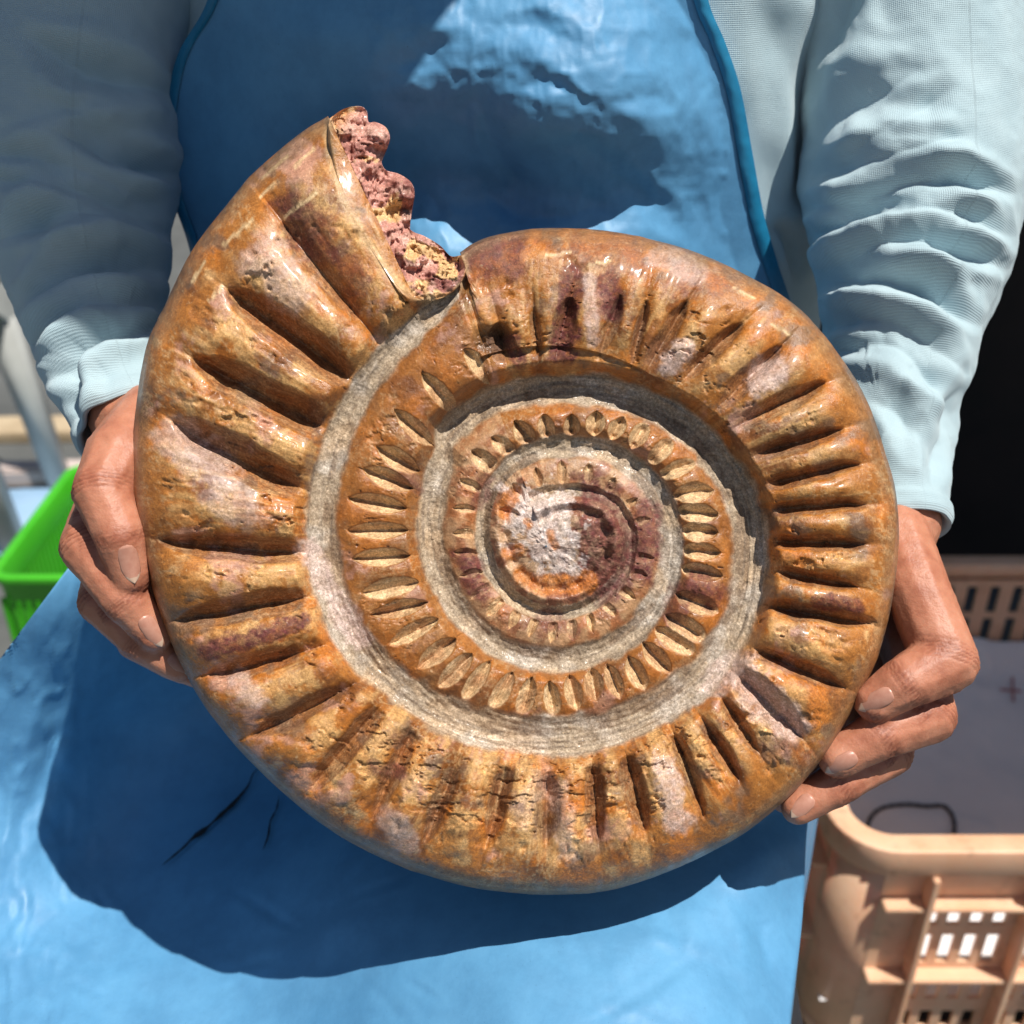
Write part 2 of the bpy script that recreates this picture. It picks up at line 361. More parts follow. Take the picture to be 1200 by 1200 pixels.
for ph in np.linspace(0, math.pi / 2, K2):
    e = Emax * (1 - math.sin(ph)); rows_xy.append(OUTL + (RING - OUTL) * (e / outlen)[:, None]); rows_e.append(e)
XY = np.array(rows_xy); EE = np.array(rows_e); NI = len(XY)
X = XY[..., 0]; Y = XY[..., 1]

S_TAB = np.array([(105,338),(109,330),(114.6,304),(122.6,294),(132,288),(140,281),(150,276),(159.6,271),(179,259),(196,257),(210,249),(221,238),(239.5,227),(255,223),(272,222),(299,226),(313,233),(323.5,239),(338,240),(356.5,240),(370,238),(383,229),(402,215),(423,195),(447,182),(475,181),(493,175),(498,160),(515,145),(532,134),(558,126),(586,125),(627,132),(660,138),(690,146),(711,146),(732,145),(752,144),(772,136),(795,119),(820,110),(845,98),(874,80),(906,68),(945,68),(982,75),(1040,90),(1066,97),(1090,102),(1111,98),(1131,82),(1155,66),(1190,56)], float)
S_TAB[:, 1] = np.convolve(np.pad(S_TAB[:, 1], 1, 'edge'), [0.2, 0.6, 0.2], 'valid')
Sf = lambda th: np.interp(th, S_TAB[:, 0], S_TAB[:, 1])
R = np.hypot(X - CX, Y - CY)
TH = np.degrees(np.arctan2(-(Y - CY), X - CX)); TH = np.where(TH < 109, TH + 360, TH)
TH = np.where((TH > 400) & (R > 344) & (X < 542), TH - 360, TH)      # the free end of the spiral
S0, S1, S2 = Sf(TH), Sf(TH + 360), Sf(TH + 720)
K = np.where(R > S0, 0, np.where(R > S1, 1, np.where(R > S2, 2, 3)))
TU = TH + 360 * K
inner = np.choose(K, [S0, S1, S2, np.zeros_like(R)]); outer = np.choose(K, [R + EE, S0, S1, S2])
e_in = R - inner; e_out = np.where(K == 0, EE, outer - R); wid = np.maximum(outer - inner, 20)
Hc = np.interp(TU, [109, 160, 300, 470, 560, 650, 830, 1000, 1200], [6, 4, 0, -6, -20, -26, -36, -42, -44])
Fl = lambda t: np.interp(t, [109, 150, 220, 300, 400, 470, 600, 830, 1000, 1200], [-24, -34, -42, -48, -58, -64, -58, -62, -60, -54])
bw = lambda t: np.interp(t, [105, 180, 270, 380, 470, 600, 760, 830, 900, 1190], [15, 20, 25, 22, 18, 16, 16, 13, 10, 8])
w_in = bw(TU); f_in = Fl(TU); w_out = bw(TU - 360); f_out = Fl(TU - 360)
def wall(e, w, steep, gentle, frac):
    return frac * sstep(w * 0.75, w * 0.75 + steep, e) + (1 - frac) * np.sin(np.clip((e - w) / gentle, 0, 1) * math.pi / 2)
Zi = f_in + 9 * np.clip(e_in / w_in, 0, 1) ** 2 + (Hc - f_in - 9) * wall(e_in, w_in, np.interp(TU, [109, 470, 700], [22, 20, 16]), wid * 0.42, 0.62)
Zo_seam = f_out + 9 * np.clip(e_out / w_out, 0, 1) ** 2 + (Hc - f_out - 9) * wall(e_out, w_out, 20, wid * 0.55, 0.35)
RIMZ = mix(-46.0, -12.0, ISE)[None] + 0 * X
q = np.clip(e_out / np.where(K == 0, np.maximum(Emax[None] * 1.55, 10), 90), 0, 1)
Zo_rim = RIMZ + (Hc + 5 - RIMZ) * np.sqrt(np.maximum(1 - (1 - q) ** 2, 0))
rimw = np.where(K == 0, 1 - sstep(448, 468, TU), 0.0)
Zo = mix(Zo_seam, Zo_rim, rimw)
Z = smin(Zi, Zo, 9.0)
# the core: lumpy crystal and a purple swelling beside it
core = np.where(K == 3, 1.0, 0.0)
Zc = -50 + 17 * np.exp(-(((X - 633) / 44) ** 2 + ((Y - 622) / 46) ** 2) ** 1.5) + 20 * np.exp(-(((X - 704) / 40) ** 2 + ((Y - 612) / 46) ** 2) ** 1.4)
Zc = Zc + 7 * np.exp(-((e_out - 17) / 5.5) ** 2) - 4 * np.exp(-((e_out - 29) / 5) ** 2) + 2.0 * np.sin(TH * 0.30) * np.exp(-((e_out - 24) / 8) ** 2); cf = core * sstep(0, 12, e_out); Z = mix(Z, np.maximum(Zc, f_out), cf)

# gouges between the ribs: outer end, inner end, width, depth
G0 = [((330,262),(420,372),22,5),((267,340),(408,442),36,17),((226,421),(378,500),36,18),((203,495),(344,569),36,18),((188,634),(354,648),25,15),((205,728),(356,700),27,12),((245,792),(348,766),22,9),((296,862),(402,810),20,8),((364,926),(440,834),24,9),((436,962),(482,858),18,7),((498,990),(532,900),18,7),((572,985),(592,902),20,7),((640,988),(641,910),26,8),((702,990),(694,896),20,8),((756,975),(734,890),22,10),((820,940),(793,866),15,8),((866,914),(828,850),16,8),((890,885),(848,822),14,6),((938,866),(862,790),34,11),((990,808),(888,763),17,11),((1027,732),(902,710),17,13),((1004,688),(912,670),15,11),((1014,638),(900,635),16,11),((1016,591),(903,596),14,10),((1009,543),(896,568),16,11),((988,503),(872,538),17,11),((966,449),(866,498),20,11),((915,405),(842,478),19,9),((870,378),(803,442),18,8),((805,352),(758,432),18,8),((757,352),(740,432),12,6),((728,345),(702,422),13,6),((668,348),(650,424),24,9),((625,360),(632,424),11,5),((583,378),(592,424),26,12)]
c3 = lambda x, y: (400 + x / 2.4, 430 + y / 2.4)
G1r = [((345,-50),(435,50)),((225,20),(330,130)),((150,125),(260,220)),((98,228),(220,292)),((62,288),(200,342)),((20,370),(182,397)),((20,460),(186,460)),((33,540),(192,530)),((60,635),(216,608)),((86,700),(242,660)),((136,778),(272,710)),((216,845),(322,765)),((272,900),(368,810)),((338,940),(418,830)),((412,978),(482,860)),((500,998),(536,872)),((602,998),(584,885)),((664,965),(640,868)),((720,938),(698,848)),((783,932),(748,838)),((855,915),(806,816)),((925,858),(846,778)),((995,808),(886,735)),((1035,775),(912,698)),((1064,690),(940,640)),((1070,588),(948,566)),((1064,522),(952,515)),((1056,466),(952,460)),((1058,416),(942,405)),((1046,345),(932,362)),((1010,262),(878,312)),((940,195),(862,272)),((862,150),(815,228)),((790,140),(760,205)),((715,125),(715,195)),((645,135),(648,205)),((570,135),(585,212)),((485,155),(545,222)),((425,195),(492,255)),((370,235),(440,300))]
G1 = [(c3(*a), c3(*b), 24, 11) for a, b in G1r]
G2r = [((335,318),(395,350)),((315,400),(385,400)),((315,470),(385,468)),((318,525),(392,522)),((335,590),(400,575)),((365,650),(425,612)),((410,700),(462,645)),((470,735),(505,670)),((530,760),(550,690)),((590,775),(600,700)),((650,765),(645,695)),((710,745),(690,680)),((770,700),(730,655)),((825,650),(770,615)),((860,590),(795,575)),((880,540),(812,530)),((870,430),(815,440)),((830,370),(790,400)),((770,315),(745,355)),((700,275),(690,330)),((620,265),(620,330)),((545,285),(560,340)),((480,330),(515,375)),((445,400),(500,420))]
G2 = [(c3(*a), c3(*b), 13, 6) for a, b in G2r]
def ridges(G, kk, gain, hmax, fade):
    th_, r_ = TH[K == kk], R[K == kk]; Ls = []
    for (a, b, w, dep) in G:
        ang = []
        for p in (a, b):
            t = math.degrees(math.atan2(-(p[1] - CY), p[0] - CX)); ang.append((t + 360 if t < 109 else t, math.hypot(p[0] - CX, p[1] - CY)))
        Ls.append((ang[0][0], ang[0][1], ang[1][0], ang[1][1]))
    Ls.sort(); out = np.zeros(len(th_))
    for A, B in zip(Ls[:-1], Ls[1:]):
        f = lambda L: L[0] + (L[2] - L[0]) * np.clip((L[1] - r_) / max(L[1] - L[3], 1), -0.5, 1.3)
        ta, tb = f(A), f(B); p = (th_ - ta) / np.maximum(tb - ta, 0.3); m = (p >= 0) & (p <= 1)
        ro, ri = (A[1] + B[1]) / 2, (A[3] + B[3]) / 2; h = np.minimum(np.radians(np.maximum(tb - ta, 0)) * r_ * gain, hmax)
        env = 1 - sstep(ro - fade * .5, ro + fade * .8, r_)
        out = np.where(m, (np.sin(math.pi * np.clip(p, 0, 1)) ** 0.8 - 0.55) * h * env, out)
    res = np.zeros_like(Z); res[K == kk] = out; return res
gouge = np.zeros_like(Z); along = np.zeros_like(Z)
zsoft = np.zeros_like(Z)
wob = fbm(X / 26, Y / 26, 2.2, 3) * 4.5; n3e = fbm(X / 7, Y / 7, 14.4, 3)
for kk, G in enumerate((G0, G1, G2)):
    for (a, b, w, dep) in G:
        bx0, bx1 = min(a[0], b[0]) - 2.2 * w, max(a[0], b[0]) + 2.2 * w; by0, by1 = min(a[1], b[1]) - 2.2 * w, max(a[1], b[1]) + 2.2 * w
        m = (X > bx0) & (X < bx1) & (Y > by0) & (Y < by1) & ((K == kk) | (K == kk - 1) | (K == kk + 1))
        if not m.any(): continue
        x, y = X[m], Y[m]; dx, dy = b[0] - a[0], b[1] - a[1]; L = math.hypot(dx, dy)
        t = ((x - a[0]) * dx + (y - a[1]) * dy) / (L * L); s = ((x - a[0]) * -dy + (y - a[1]) * dx) / L + wob[m] * (0.9 if kk == 0 else 0.25)
        tc = np.clip(t, 0.0, 1.0)
        if kk == 0:
            hw = w * 0.66 * np.clip(tc / 0.35, 0, 1) ** 0.45 * (1 - 0.25 * sstep(.7, 1.1, t)) + 0.01
            ends = sstep(-0.08, 0.22, t) * (1 - sstep(0.80, 1.10, t))
            c = np.maximum(1 - (s / hw) ** 2, 0) ** 1.15 * ends
            zsoft[m] -= 0.75 * dep * np.exp(-(s / (w * 1.0)) ** 2) * sstep(-0.25, 0.35, t) * (1 - sstep(0.9, 1.2, t))
        else:
            h1, h2 = hash3(np.int64(int(a[0])), np.int64(int(a[1])), np.int64(3)), hash3(np.int64(int(a[0])), np.int64(int(b[1])), np.int64(5))
            hw = w * (0.43 + 0.12 * h1) * np.maximum(4 * tc * (1 - tc), 0) ** (0.55 + 0.3 * h2) + 0.01
            ends = ((t > 0) & (t < 1)).astype(float)
            s = s - (h2 - 0.5) * 5 * (tc - 0.5) + 1.3 * n3e[m]
            c = np.maximum(1 - np.abs(s / hw) ** 1.25, 0) * ends * (0.75 + 0.5 * h2)
            zsoft[m] -= 0.22 * dep * np.exp(-(s / (w * 0.7)) ** 2) * sstep(-0.1, 0.2, t) * (1 - sstep(0.8, 1.1, t))
        gz = dep * c
        cur = gouge[m]; up = gz > cur; gouge[m] = np.maximum(cur, gz)
        along[m] = np.where(up, s, along[m])
clip = np.where(K == 0, np.clip((e_in / w_in - 0.85) / (0.9 + 2.1 * sstep(365, 395, TU)), 0, 1) ** 1.3, sstep(0.85, 1.4, e_in / w_in) * sstep(0.9, 1.55, e_out / w_out))
gouge *= clip; zsoft *= clip
RV0 = ridges(G0 + [((395,150),(500,350),20,8), ((545,340),(575,430),20,8)], 0, 0.31, 19.0, 50)
Z = Z + (RV0 + ridges(G1, 1, 0.16, 5.0, 10)) * np.where(K == 0, mix(0.08, 1.0, clip), clip)
Z = Z - gouge * np.where(K == 0, 1.15, 0.95) + zsoft * np.where(K == 0, 0.5, 1.0)
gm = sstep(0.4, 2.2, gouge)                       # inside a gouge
band = np.maximum(1 - sstep(0.78, 1.12, e_in / w_in + 0.32 * fbm(X / 22, Y / 22, 5, 4)), np.where(K > 0, 1 - sstep(0.72, 1.08, e_out / w_out + 0.32 * fbm(X / 22, Y / 22, 6, 4)), 0))
band = np.where(K == 3, np.where(e_out < 9, 1, 0), band) * (1 - gm * np.where(K == 0, 0, 1))
# surface roughness: chips, pits, streaks
n1 = fbm(X / 60, Y / 60, 0.3, 4); n2 = fbm(X / 16, Y / 16, 1.7, 5, 0.6); n3 = fbm(X / 5, Y / 5, 4.1, 3)
tool = fbm(e_in / 4.0, TU * 0.11, 53, 4, 0.6); Z += band * (2.2 * tool + 2.0 * n2)
chipz = sstep(0.05, 0.35, fbm(X / 34, Y / 34, 9.4, 4, 0.6) + 0.22 * sstep(760, 900, Y)) * np.where(K == 0, 1, 0.5) * (1 - band)
n_big = fbm(X / 70, Y / 70, 35, 3); fibre = fbm(TH * 1.15, R / 48, 33, 4, 0.62) * np.where(K == 0, 1, 0.35) * (1 - band) * sstep(12, 60, e_out); Z += 1.3 * fibre * sstep(-.1, .3, n_big)
Z += 2.2 * n1 + 1.2 * n2 * (0.35 + chipz) + 0.5 * n3 * (0.3 + 0.9 * chipz + 0.6 * band)
step_n = fbm(X / 22, Y / 12, 12.1, 4, 0.6); Z -= chipz * 3.4 * sstep(0.02, 0.07, step_n) * sstep(10, 40, e_out)
pit = sstep(0.62, 0.72, fbm(X / 4.5, Y / 4.5, 7.7, 2)) * (1 - band * 0.4); Z -= 1.6 * pit
pocket = np.exp(-(((X - 575) / 20) ** 2 + ((Y - 400) / 17) ** 2) ** 2); Z -= pocket * (8 + 7 * np.abs(fbm(X / 7, Y / 7, 3.3, 3)))
# lumps along the ribs so that no two are alike
Z += np.where(K == 0, 3.2, 1.0) * fbm(X / 38, Y / 38, 21.0, 2) * (1 - band)
Z += np.where(K == 3, 2.6, 0) * fbm(X / 9, Y / 9, 15.0, 4, 0.6)
broke = np.zeros(Z.shape, bool)
bd, _ = seg_dist(X, Y, EDGE)
Z = np.where(EE < 1e-6, np.minimum(Z, RIMZ + 6), Z)

# mineral colours; sunlit contrast is painted into the rib crests
def lin(r, g, b):
    c = np.array([r, g, b]) / 255.0
    return np.where(c <= 0.04045, c / 12.92, ((c + 0.055) / 1.055) ** 2.4)
ochre, brown, orange = lin(178, 114, 50), lin(116, 68, 34), lin(198, 118, 42)
tan, cream, grey = lin(212, 170, 114), lin(232, 200, 150), lin(180, 160, 134)
purple, pink, white, dgrey = lin(108, 50, 48), lin(208, 160, 142), lin(224, 208, 198), lin(112, 98, 84)
def blend(C, col, m): return C + (col - C) * np.clip(m, 0, 1)[..., None]
C = np.empty(Z.shape + (3,)); C[:] = ochre
C = blend(C, brown, sstep(-0.05, 0.45, fbm(X / 48, Y / 48, 40, 5, 0.6)) * 0.8)
C = blend(C, orange, sstep(0.0, 0.35, fbm(X / 40, Y / 40, 41, 5, 0.6)) * 0.85)
streak = fbm(X / 30, Y / 30, 42, 5, 0.66)
C = blend(C, tan, sstep(0.12, 0.42, streak) * np.where(K == 0, 0.75, 0.5) * (0.35 + 0.65 * chipz))
rid = 1 - np.abs(fbm(X / 13, Y / 13, 43, 5, 0.66)) * 7
C = blend(C, cream, np.clip(rid, 0, 1) * sstep(-0.02, 0.25, fbm(X / 45, Y / 45, 44, 3)) * 0.42)
C = blend(C, dgrey, sstep(0.20, 0.42, fbm(X / 36, Y / 36, 45, 5, 0.6)) * np.where(K == 0, 0.6, 0.25))
C = blend(C, pink, sstep(0.28, 0.48, fbm(X / 44, Y / 44, 46, 5, 0.6)) * 0.6)
C = blend(C, lin(214, 168, 108), sstep(0.02, 0.34, fibre) * 0.55 * sstep(-.05, .3, n_big))
C = blend(C, brown, sstep(0.06, 0.40, -fibre) * 0.35 * sstep(-.05, .3, n_big))
C = blend(C, lin(136, 84, 44), np.where(K == 1, 0.5, 0.0) * (1 - gm) * (0.6 + 0.4 * sstep(-.2, .3, fbm(X / 20, Y / 20, 59, 4)))); inw = np.where(K == 3, 1.0, np.where(K == 2, 0.6, 0.0)) * (1 - band)
ipal = mix(lin(196, 164, 130), lin(148, 98, 78), sstep(-.25, .3, fbm(X / 12, Y / 12, 58, 4))[..., None]); C = C + (ipal - C) * (0.85 * inw)[..., None]
wear_light = sstep(1.0, 6.0, RV0) * sstep(-0.12, 0.22, fbm(X / 24, Y / 24, 57, 5, 0.66)) * sstep(25, 70, e_out); C = blend(C, lin(222, 176, 112), 0.62 * wear_light)  # chalky rib crests, painted paler to add sunlit contrast
tcol = mix(lin(224, 190, 142), lin(196, 152, 108), sstep(-0.3, 0.4, fbm(X / 17, Y / 17, 52, 3))[..., None])
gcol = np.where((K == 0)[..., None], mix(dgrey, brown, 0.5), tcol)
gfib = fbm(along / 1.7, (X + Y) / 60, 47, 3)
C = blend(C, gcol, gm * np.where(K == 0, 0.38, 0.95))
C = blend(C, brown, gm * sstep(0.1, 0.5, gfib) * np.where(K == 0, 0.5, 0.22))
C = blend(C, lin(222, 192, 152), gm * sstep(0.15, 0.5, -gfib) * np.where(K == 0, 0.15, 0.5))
gb = mix(grey, lin(196, 182, 164), sstep(-0.2, 0.4, fbm(X / 30, Y / 30, 48, 4))[..., None])
gb = mix(gb, lin(206, 176, 140), (0.6 * sstep(0.0, 0.4, fbm(X / 40, Y / 40, 55, 3)))[..., None]); gb = mix(gb, lin(120, 92, 66), (0.6 * sstep(.55, 1.0, np.abs(e_in / w_in - .1)) * sstep(-.1, .3, fbm(X / 25, Y / 25, 56, 3)))[..., None]); gb = mix(gb, dgrey, (0.55 * sstep(0.0, 0.5, fbm(e_in / 3.5, TU * 0.06, 49, 4)))[..., None]); C = C + (gb - C) * band[..., None]
PG = np.zeros_like(Z)
def patch(pts, w, col, amt, noise=0.55, sharp=0.35):
    global C
    d, _ = seg_dist(X, Y, pts); m = 1 - sstep(1 - sharp, 1 + sharp, d / w + noise * 1.6 * fbm(X / 15, Y / 15, 50 + w + pts[0][0], 4, 0.6))
    C = blend(C, col, m * amt * (0.8 + 0.4 * n3)); PG[:] = np.maximum(PG, m * amt * (0.9 if col is purple else 0.4))
for pts, w, a in [([(245,762),(300,748),(355,728)], 11, .9), ([(672,330),(660,410)], 15, .8), ([(712,330),(716,360)], 13, .8), ([(545,300),(590,300)], 30, .7), ([(680,300),(740,300)], 18, .4), ([(345,250),(375,290)], 22, .6), ([(400,300),(420,330)], 14, .5), ([(600,400),(608,425)], 9, .8), ([(700,590),(715,650),(700,670)], 30, .75), ([(760,600),(752,670)], 15, .8), ([(820,680),(835,700)], 15, .7), ([(960,705),(1005,712)], 9, .8), ([(800,690),(790,720)], 12, .6), ([(545,650),(560,690)], 11, .8), ([(640,725),(670,735)], 10, .5), ([(570,560),(560,590)], 9, .6), ([(250,560),(240,580)], 9, .3), ([(790,330),(850,330)], 16, .35), ([(440,900),(470,905)], 9, .6), ([(925,880),(940,890)], 14, .4), ([(470,560),(490,575)], 5, .4)]:
    patch(pts, w * 1.1, purple, min(a * 1.2, .95))
for pts, w, a in [([(308,300),(345,335)], 24, .6), ([(205,510),(260,560)], 22, .55), ([(255,590),(290,600)], 20, .5), ([(785,425),(800,410)], 14, .8), ([(890,450),(905,432)], 17, .8), ([(775,895),(795,960)], 15, .75), ([(868,790),(925,850)], 20, .7), ([(360,640),(385,690),(420,745)], 13, .85), ([(855,780),(835,800)], 16, .6), ([(280,800),(300,812)], 14, .6), ([(690,330),(694,400)], 8, .7), ([(610,960),(640,900)], 12, .3), ([(770,300),(820,320)], 14, .5), ([(460,960),(480,990)], 14, .5), ([(655,930),(665,1000)], 12, .45)]:
    patch(pts, w, mix(white, pink, 0.35), a)
patch([(615,596),(628,632),(655,655),(645,600)], 27, white, .95, 0.8, 0.2)
for pts, w in [([(590,600),(598,585)], 10), ([(600,650),(606,645)], 9), ([(610,675),(640,685),(690,682)], 11), ([(645,625),(650,640)], 5), ([(618,612),(620,615)], 5)]: patch(pts, w, orange, .9)
for a_, b_ in [((262,287),(296,257)),((305,231),(326,212)),((307,209),(337,182)),((330,257),(371,226)),((225,330),(240,306)),((345,196),(368,174)),((640,300),(668,296)),((690,310),(715,306)),((860,338),(884,350)),((905,380),(925,392)),((245,352),(262,335))]:
    d_, t_ = seg_dist(X, Y, [a_, b_]); C = blend(C, cream, (1 - sstep(0.8, 2.6, d_ + 1.2 * n3)) * 0.85)
C = blend(C, cream, (1 - sstep(2, 8, bd + 4 * n2)) * (K <= 1) * 0.45)
C = blend(C, lin(140, 112, 82), (1 - sstep(4, 16, e_out + 9 * n1)) * np.where(K == 0, 0.5, 0))
C = blend(C, lin(70, 40, 34), pit * 0.6 * (1 - band)); C = blend(C, lin(70, 48, 40), pocket * 0.7)
grain = np.clip(0.12 + 0.8 * PG + 0.9 * band + 0.75 * gm + 0.5 * chipz + 0.35 * wear_light + 0.3 * core, 0, 1)

# front sheet, side and back rows
Vf = W(X, Y, D0 - Z * PXM)
back_rows = []; bc = []
for zz, off in [(-58, -3.0), (-75, -3.5), (-95, -1), (-115, 5), (-135, 16), (-152, 34), (-164, 64), (-170, 110), (-172, 180), (-172, 260)]:
    dirv = (OUTL - [[CX, CY]]); ln = np.linalg.norm(dirv, axis=1, keepdims=True)
    jit = 2.0 * fbm(OUTL[:, 0] / 30, OUTL[:, 1] / 30, zz / 20., 3)[:, None]
    p = OUTL - dirv / ln * (np.minimum(off, ln - 40) + jit * (1 if off > -3.2 else .3)); back_rows.append(W(p[:, 0], p[:, 1], np.full(NJ, D0 - zz * PXM)))
    n_ = fbm(OUTL[:, 0] / 25, OUTL[:, 1] / 25, 70 + zz / 25., 5)[:, None]
    bc.append(mix(lin(120, 98, 78), lin(158, 108, 62), sstep(-.3, .3, n_)))
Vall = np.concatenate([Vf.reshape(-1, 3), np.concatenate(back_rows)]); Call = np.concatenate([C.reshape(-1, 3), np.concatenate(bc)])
gall = np.concatenate([grain.ravel(), np.full(NJ * len(back_rows), 0.25)])
Fall = grid_faces(NI + len(back_rows), NJ, True)
# faces run i (outwards) and j (anticlockwise in the picture): flip so that normals face out
Fall = Fall[:, ::-1]
Nall = vert_normals(Vall, Fall)
if (Nall[5000] @ -FWD) < 0: Fall = Fall[:, ::-1]; Nall = -Nall
# which part each face belongs to
fi, fj = np.divmod(np.arange(len(Fall)), NJ)
lab = np.full(len(Fall), -1); front = fi < NI - 1
ff = np.where(front, fi, 0) * NJ + fj
Kf, Bf, Gf, TUf, Rf, Xf, Yf = [A.ravel()[ff] for A in (K, band, gm, TU, R, X, Y)]
PART = {'outer_whorl': 0, 'middle_whorl': 1, 'inner_whorl': 2, 'crystal_core': 3, 'suture_groove': 4}
lab = np.where(front, Kf, 0); lab = np.where(front & (Bf > 0.5), 4, lab)
ribs = {}
rid_ = 100
for kk, G in enumerate((G0, G1, G2)):
    mids = []
    for (a, b, w, dep) in G:
        mx, my = (a[0] + b[0]) / 2, (a[1] + b[1]) / 2; th = math.degrees(math.atan2(-(my - CY), mx - CX)); th = th + 360 if th < 109 else th
        mids.append((th, math.hypot(a[0] - CX, a[1] - CY), math.hypot(b[0] - CX, b[1] - CY)))
    mids.sort()
    for n in range(len(mids) - 1):
        (t0, ro0, ri0), (t1, ro1, ri1) = mids[n], mids[n + 1]
        th_f = TUf - 360 * Kf
        m = front & (lab == kk) & (th_f >= t0) & (th_f < t1) & (Gf < 0.5) & (Rf > min(ri0, ri1) - 4) & (Rf < max(ro0, ro1) + 4)
        if m.sum() > 40: lab[m] = rid_; ribs[rid_] = kk; rid_ += 1
base = Vall[Vall[:, 2].argmin()]
fossil = thing('ammonite_fossil', 'large polished brown ammonite fossil with ribbed spiral whorls held in both hands', 'fossil', base)
parents = {}
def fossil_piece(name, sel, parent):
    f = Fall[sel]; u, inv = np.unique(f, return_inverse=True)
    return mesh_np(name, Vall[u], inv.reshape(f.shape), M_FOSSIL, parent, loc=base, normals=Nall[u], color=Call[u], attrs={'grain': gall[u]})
for nm, k in PART.items():
    parents[k] = fossil_piece(nm, lab == k, fossil)
parents[3]['label'] = 'white crystal and dark red core of the spiral'; parents[4]['label'] = 'grey speckled groove winding between the whorls'
for r_, kk in ribs.items(): fossil_piece('rib', lab == r_, parents[kk])
# the jagged break at the end of the last whorl, a face of its own between shell edge and outline
ns, nt = 260, 70
ed = spline(EDGE[::-1], ns); ou = spline(OUT_B, ns)
tt = np.linspace(0, 1, nt)[None]; ss = np.linspace(0, 1, ns)[:, None]
bx = ed[:, :1] * (1 - tt) + ou[:, :1] * tt; by = ed[:, 1:] * (1 - tt) + ou[:, 1:] * tt
wpx = np.linalg.norm(ou - ed, axis=1)[:, None]
bz = -9 - 44 * sstep(0, 1, tt) ** 0.8 * np.clip(wpx / 40, 0.35, 1.0)
lump = fbm(bx / 26, by / 26, 110, 4, 0.55); ridge = 1 - np.abs(fbm(bx / 30, by / 22, 111, 4, 0.5)) * 3.2
inn_ = np.sin(math.pi * np.clip(tt, 0, 1)) ** 0.6 * sstep(0, .05, ss) * (1 - sstep(.95, 1, ss))
bz = bz + inn_ * (20 * lump + 7 * np.maximum(ridge, 0) - 6)
for kx, ky, kr, kh in ((446,160,15,26), (430,195,22,10), (474,226,19,24), (420,170,12,12), (490,288,22,16), (452,250,16,-12), (400,175,14,-8), (520,320,14,14)):
    bz = bz + kh * np.exp(-(((bx - kx) ** 2 + (by - ky) ** 2) / kr ** 2) ** 1.6) * sstep(0, .15, tt)
stepn = fbm(bx / 16, by / 11, 113, 3); bz = bz - 5 * inn_ * sstep(0.05, 0.10, stepn) + 4 * inn_ * sstep(0.18, 0.22, fbm(bx / 13, by / 17, 114, 3))
wq = bz + 5 * fbm(bx / 20, by / 20, 121, 2); qs = 8.0; fr = wq / qs - np.floor(wq / qs)
bz = bz + inn_ * 0.8 * qs * (sstep(.32, .68, fr) - fr) + inn_ * 1.1 * fbm(bx / 5, by / 5, 112, 3) + inn_ * ((bx - 440) * .25 * np.sign(fbm(bx / 28, by / 28, 122, 2)) * .25)
bcx = mix(lin(204, 146, 130), lin(146, 86, 76), sstep(-0.25, 0.35, fbm(bx / 22, by / 22, 115, 4))[..., None])
bcx = mix(bcx, lin(226, 182, 164), (0.7 * sstep(0.05, 0.4, fbm(bx / 14, by / 14, 116, 4)))[..., None])
bcx = mix(bcx, lin(228, 188, 128), (0.85 * sstep(0.24, 0.42, fbm(bx / 21, by / 21, 117, 3, 0.5) + 0.35 * np.exp(-((bx - 515) / 40) ** 2 - ((by - 320) / 25) ** 2) + .30 * np.exp(-((bx - 450) / 12) ** 2 - ((by - 150) / 8) ** 2) + .3 * (1 - sstep(0, .12, tt))))[..., None])
crust = np.clip((1 - sstep(.05, .16, ss + .05 * fbm(bx / 10, by / 10, 118, 3))) + (1 - sstep(.02, .10, tt + .06 * fbm(bx / 10, by / 10, 119, 3))), 0, 1)
bcx = mix(bcx, mix(lin(196, 140, 84), lin(222, 186, 140), sstep(-.2, .3, fbm(bx / 9, by / 9, 120, 3))[..., None]), (0.9 * crust)[..., None])
rowsB = [W(bx, by, D0 - bz * PXM)]; rowsC = [bcx]
for zq, ofs in ((-80, 2), (-110, 6), (-140, 14), (-165, 30)):
    qx = ou[:, 0] + (ed[:, 0] - ou[:, 0]) * np.minimum(ofs / np.maximum(wpx[:, 0], 1), .6); qy = ou[:, 1] + (ed[:, 1] - ou[:, 1]) * np.minimum(ofs / np.maximum(wpx[:, 0], 1), .6)
    rowsB.append(W(qx, qy, np.full(ns, D0 - zq * PXM))[:, None]); rowsC.append(np.broadcast_to(lin(150, 92, 78), (ns, 1, 3)))
VB = np.concatenate(rowsB, 1); CB = np.concatenate(rowsC, 1); FB = grid_faces(ns, VB.shape[1])
if (vert_normals(VB.reshape(-1, 3), FB)[VB.shape[1] * 100 + 30] @ -FWD) < 0: FB = FB[:, ::-1]
bro = mesh_np('broken_end', VB.reshape(-1, 3), FB, M_FOSSIL, fossil, loc=base, color=CB.reshape(-1, 3), attrs={'grain': np.full(VB.shape[0] * VB.shape[1], .85)})
bro['label'] = 'jagged pinkish red broken end'

# ------------------------------------------------------------------ the person
person = thing('person', 'seated person in pale blue shirt and blue vinyl apron holding the spiral fossil', 'person', (0, 0.68, 0))
def YtoD(py, y): return y / (FWD[1] + (600 - py) / FOC * UP[1])
def ZtoD(py, z): return (CAM[2] - z) / (-FWD[2] - (600 - py) / FOC * UP[2])

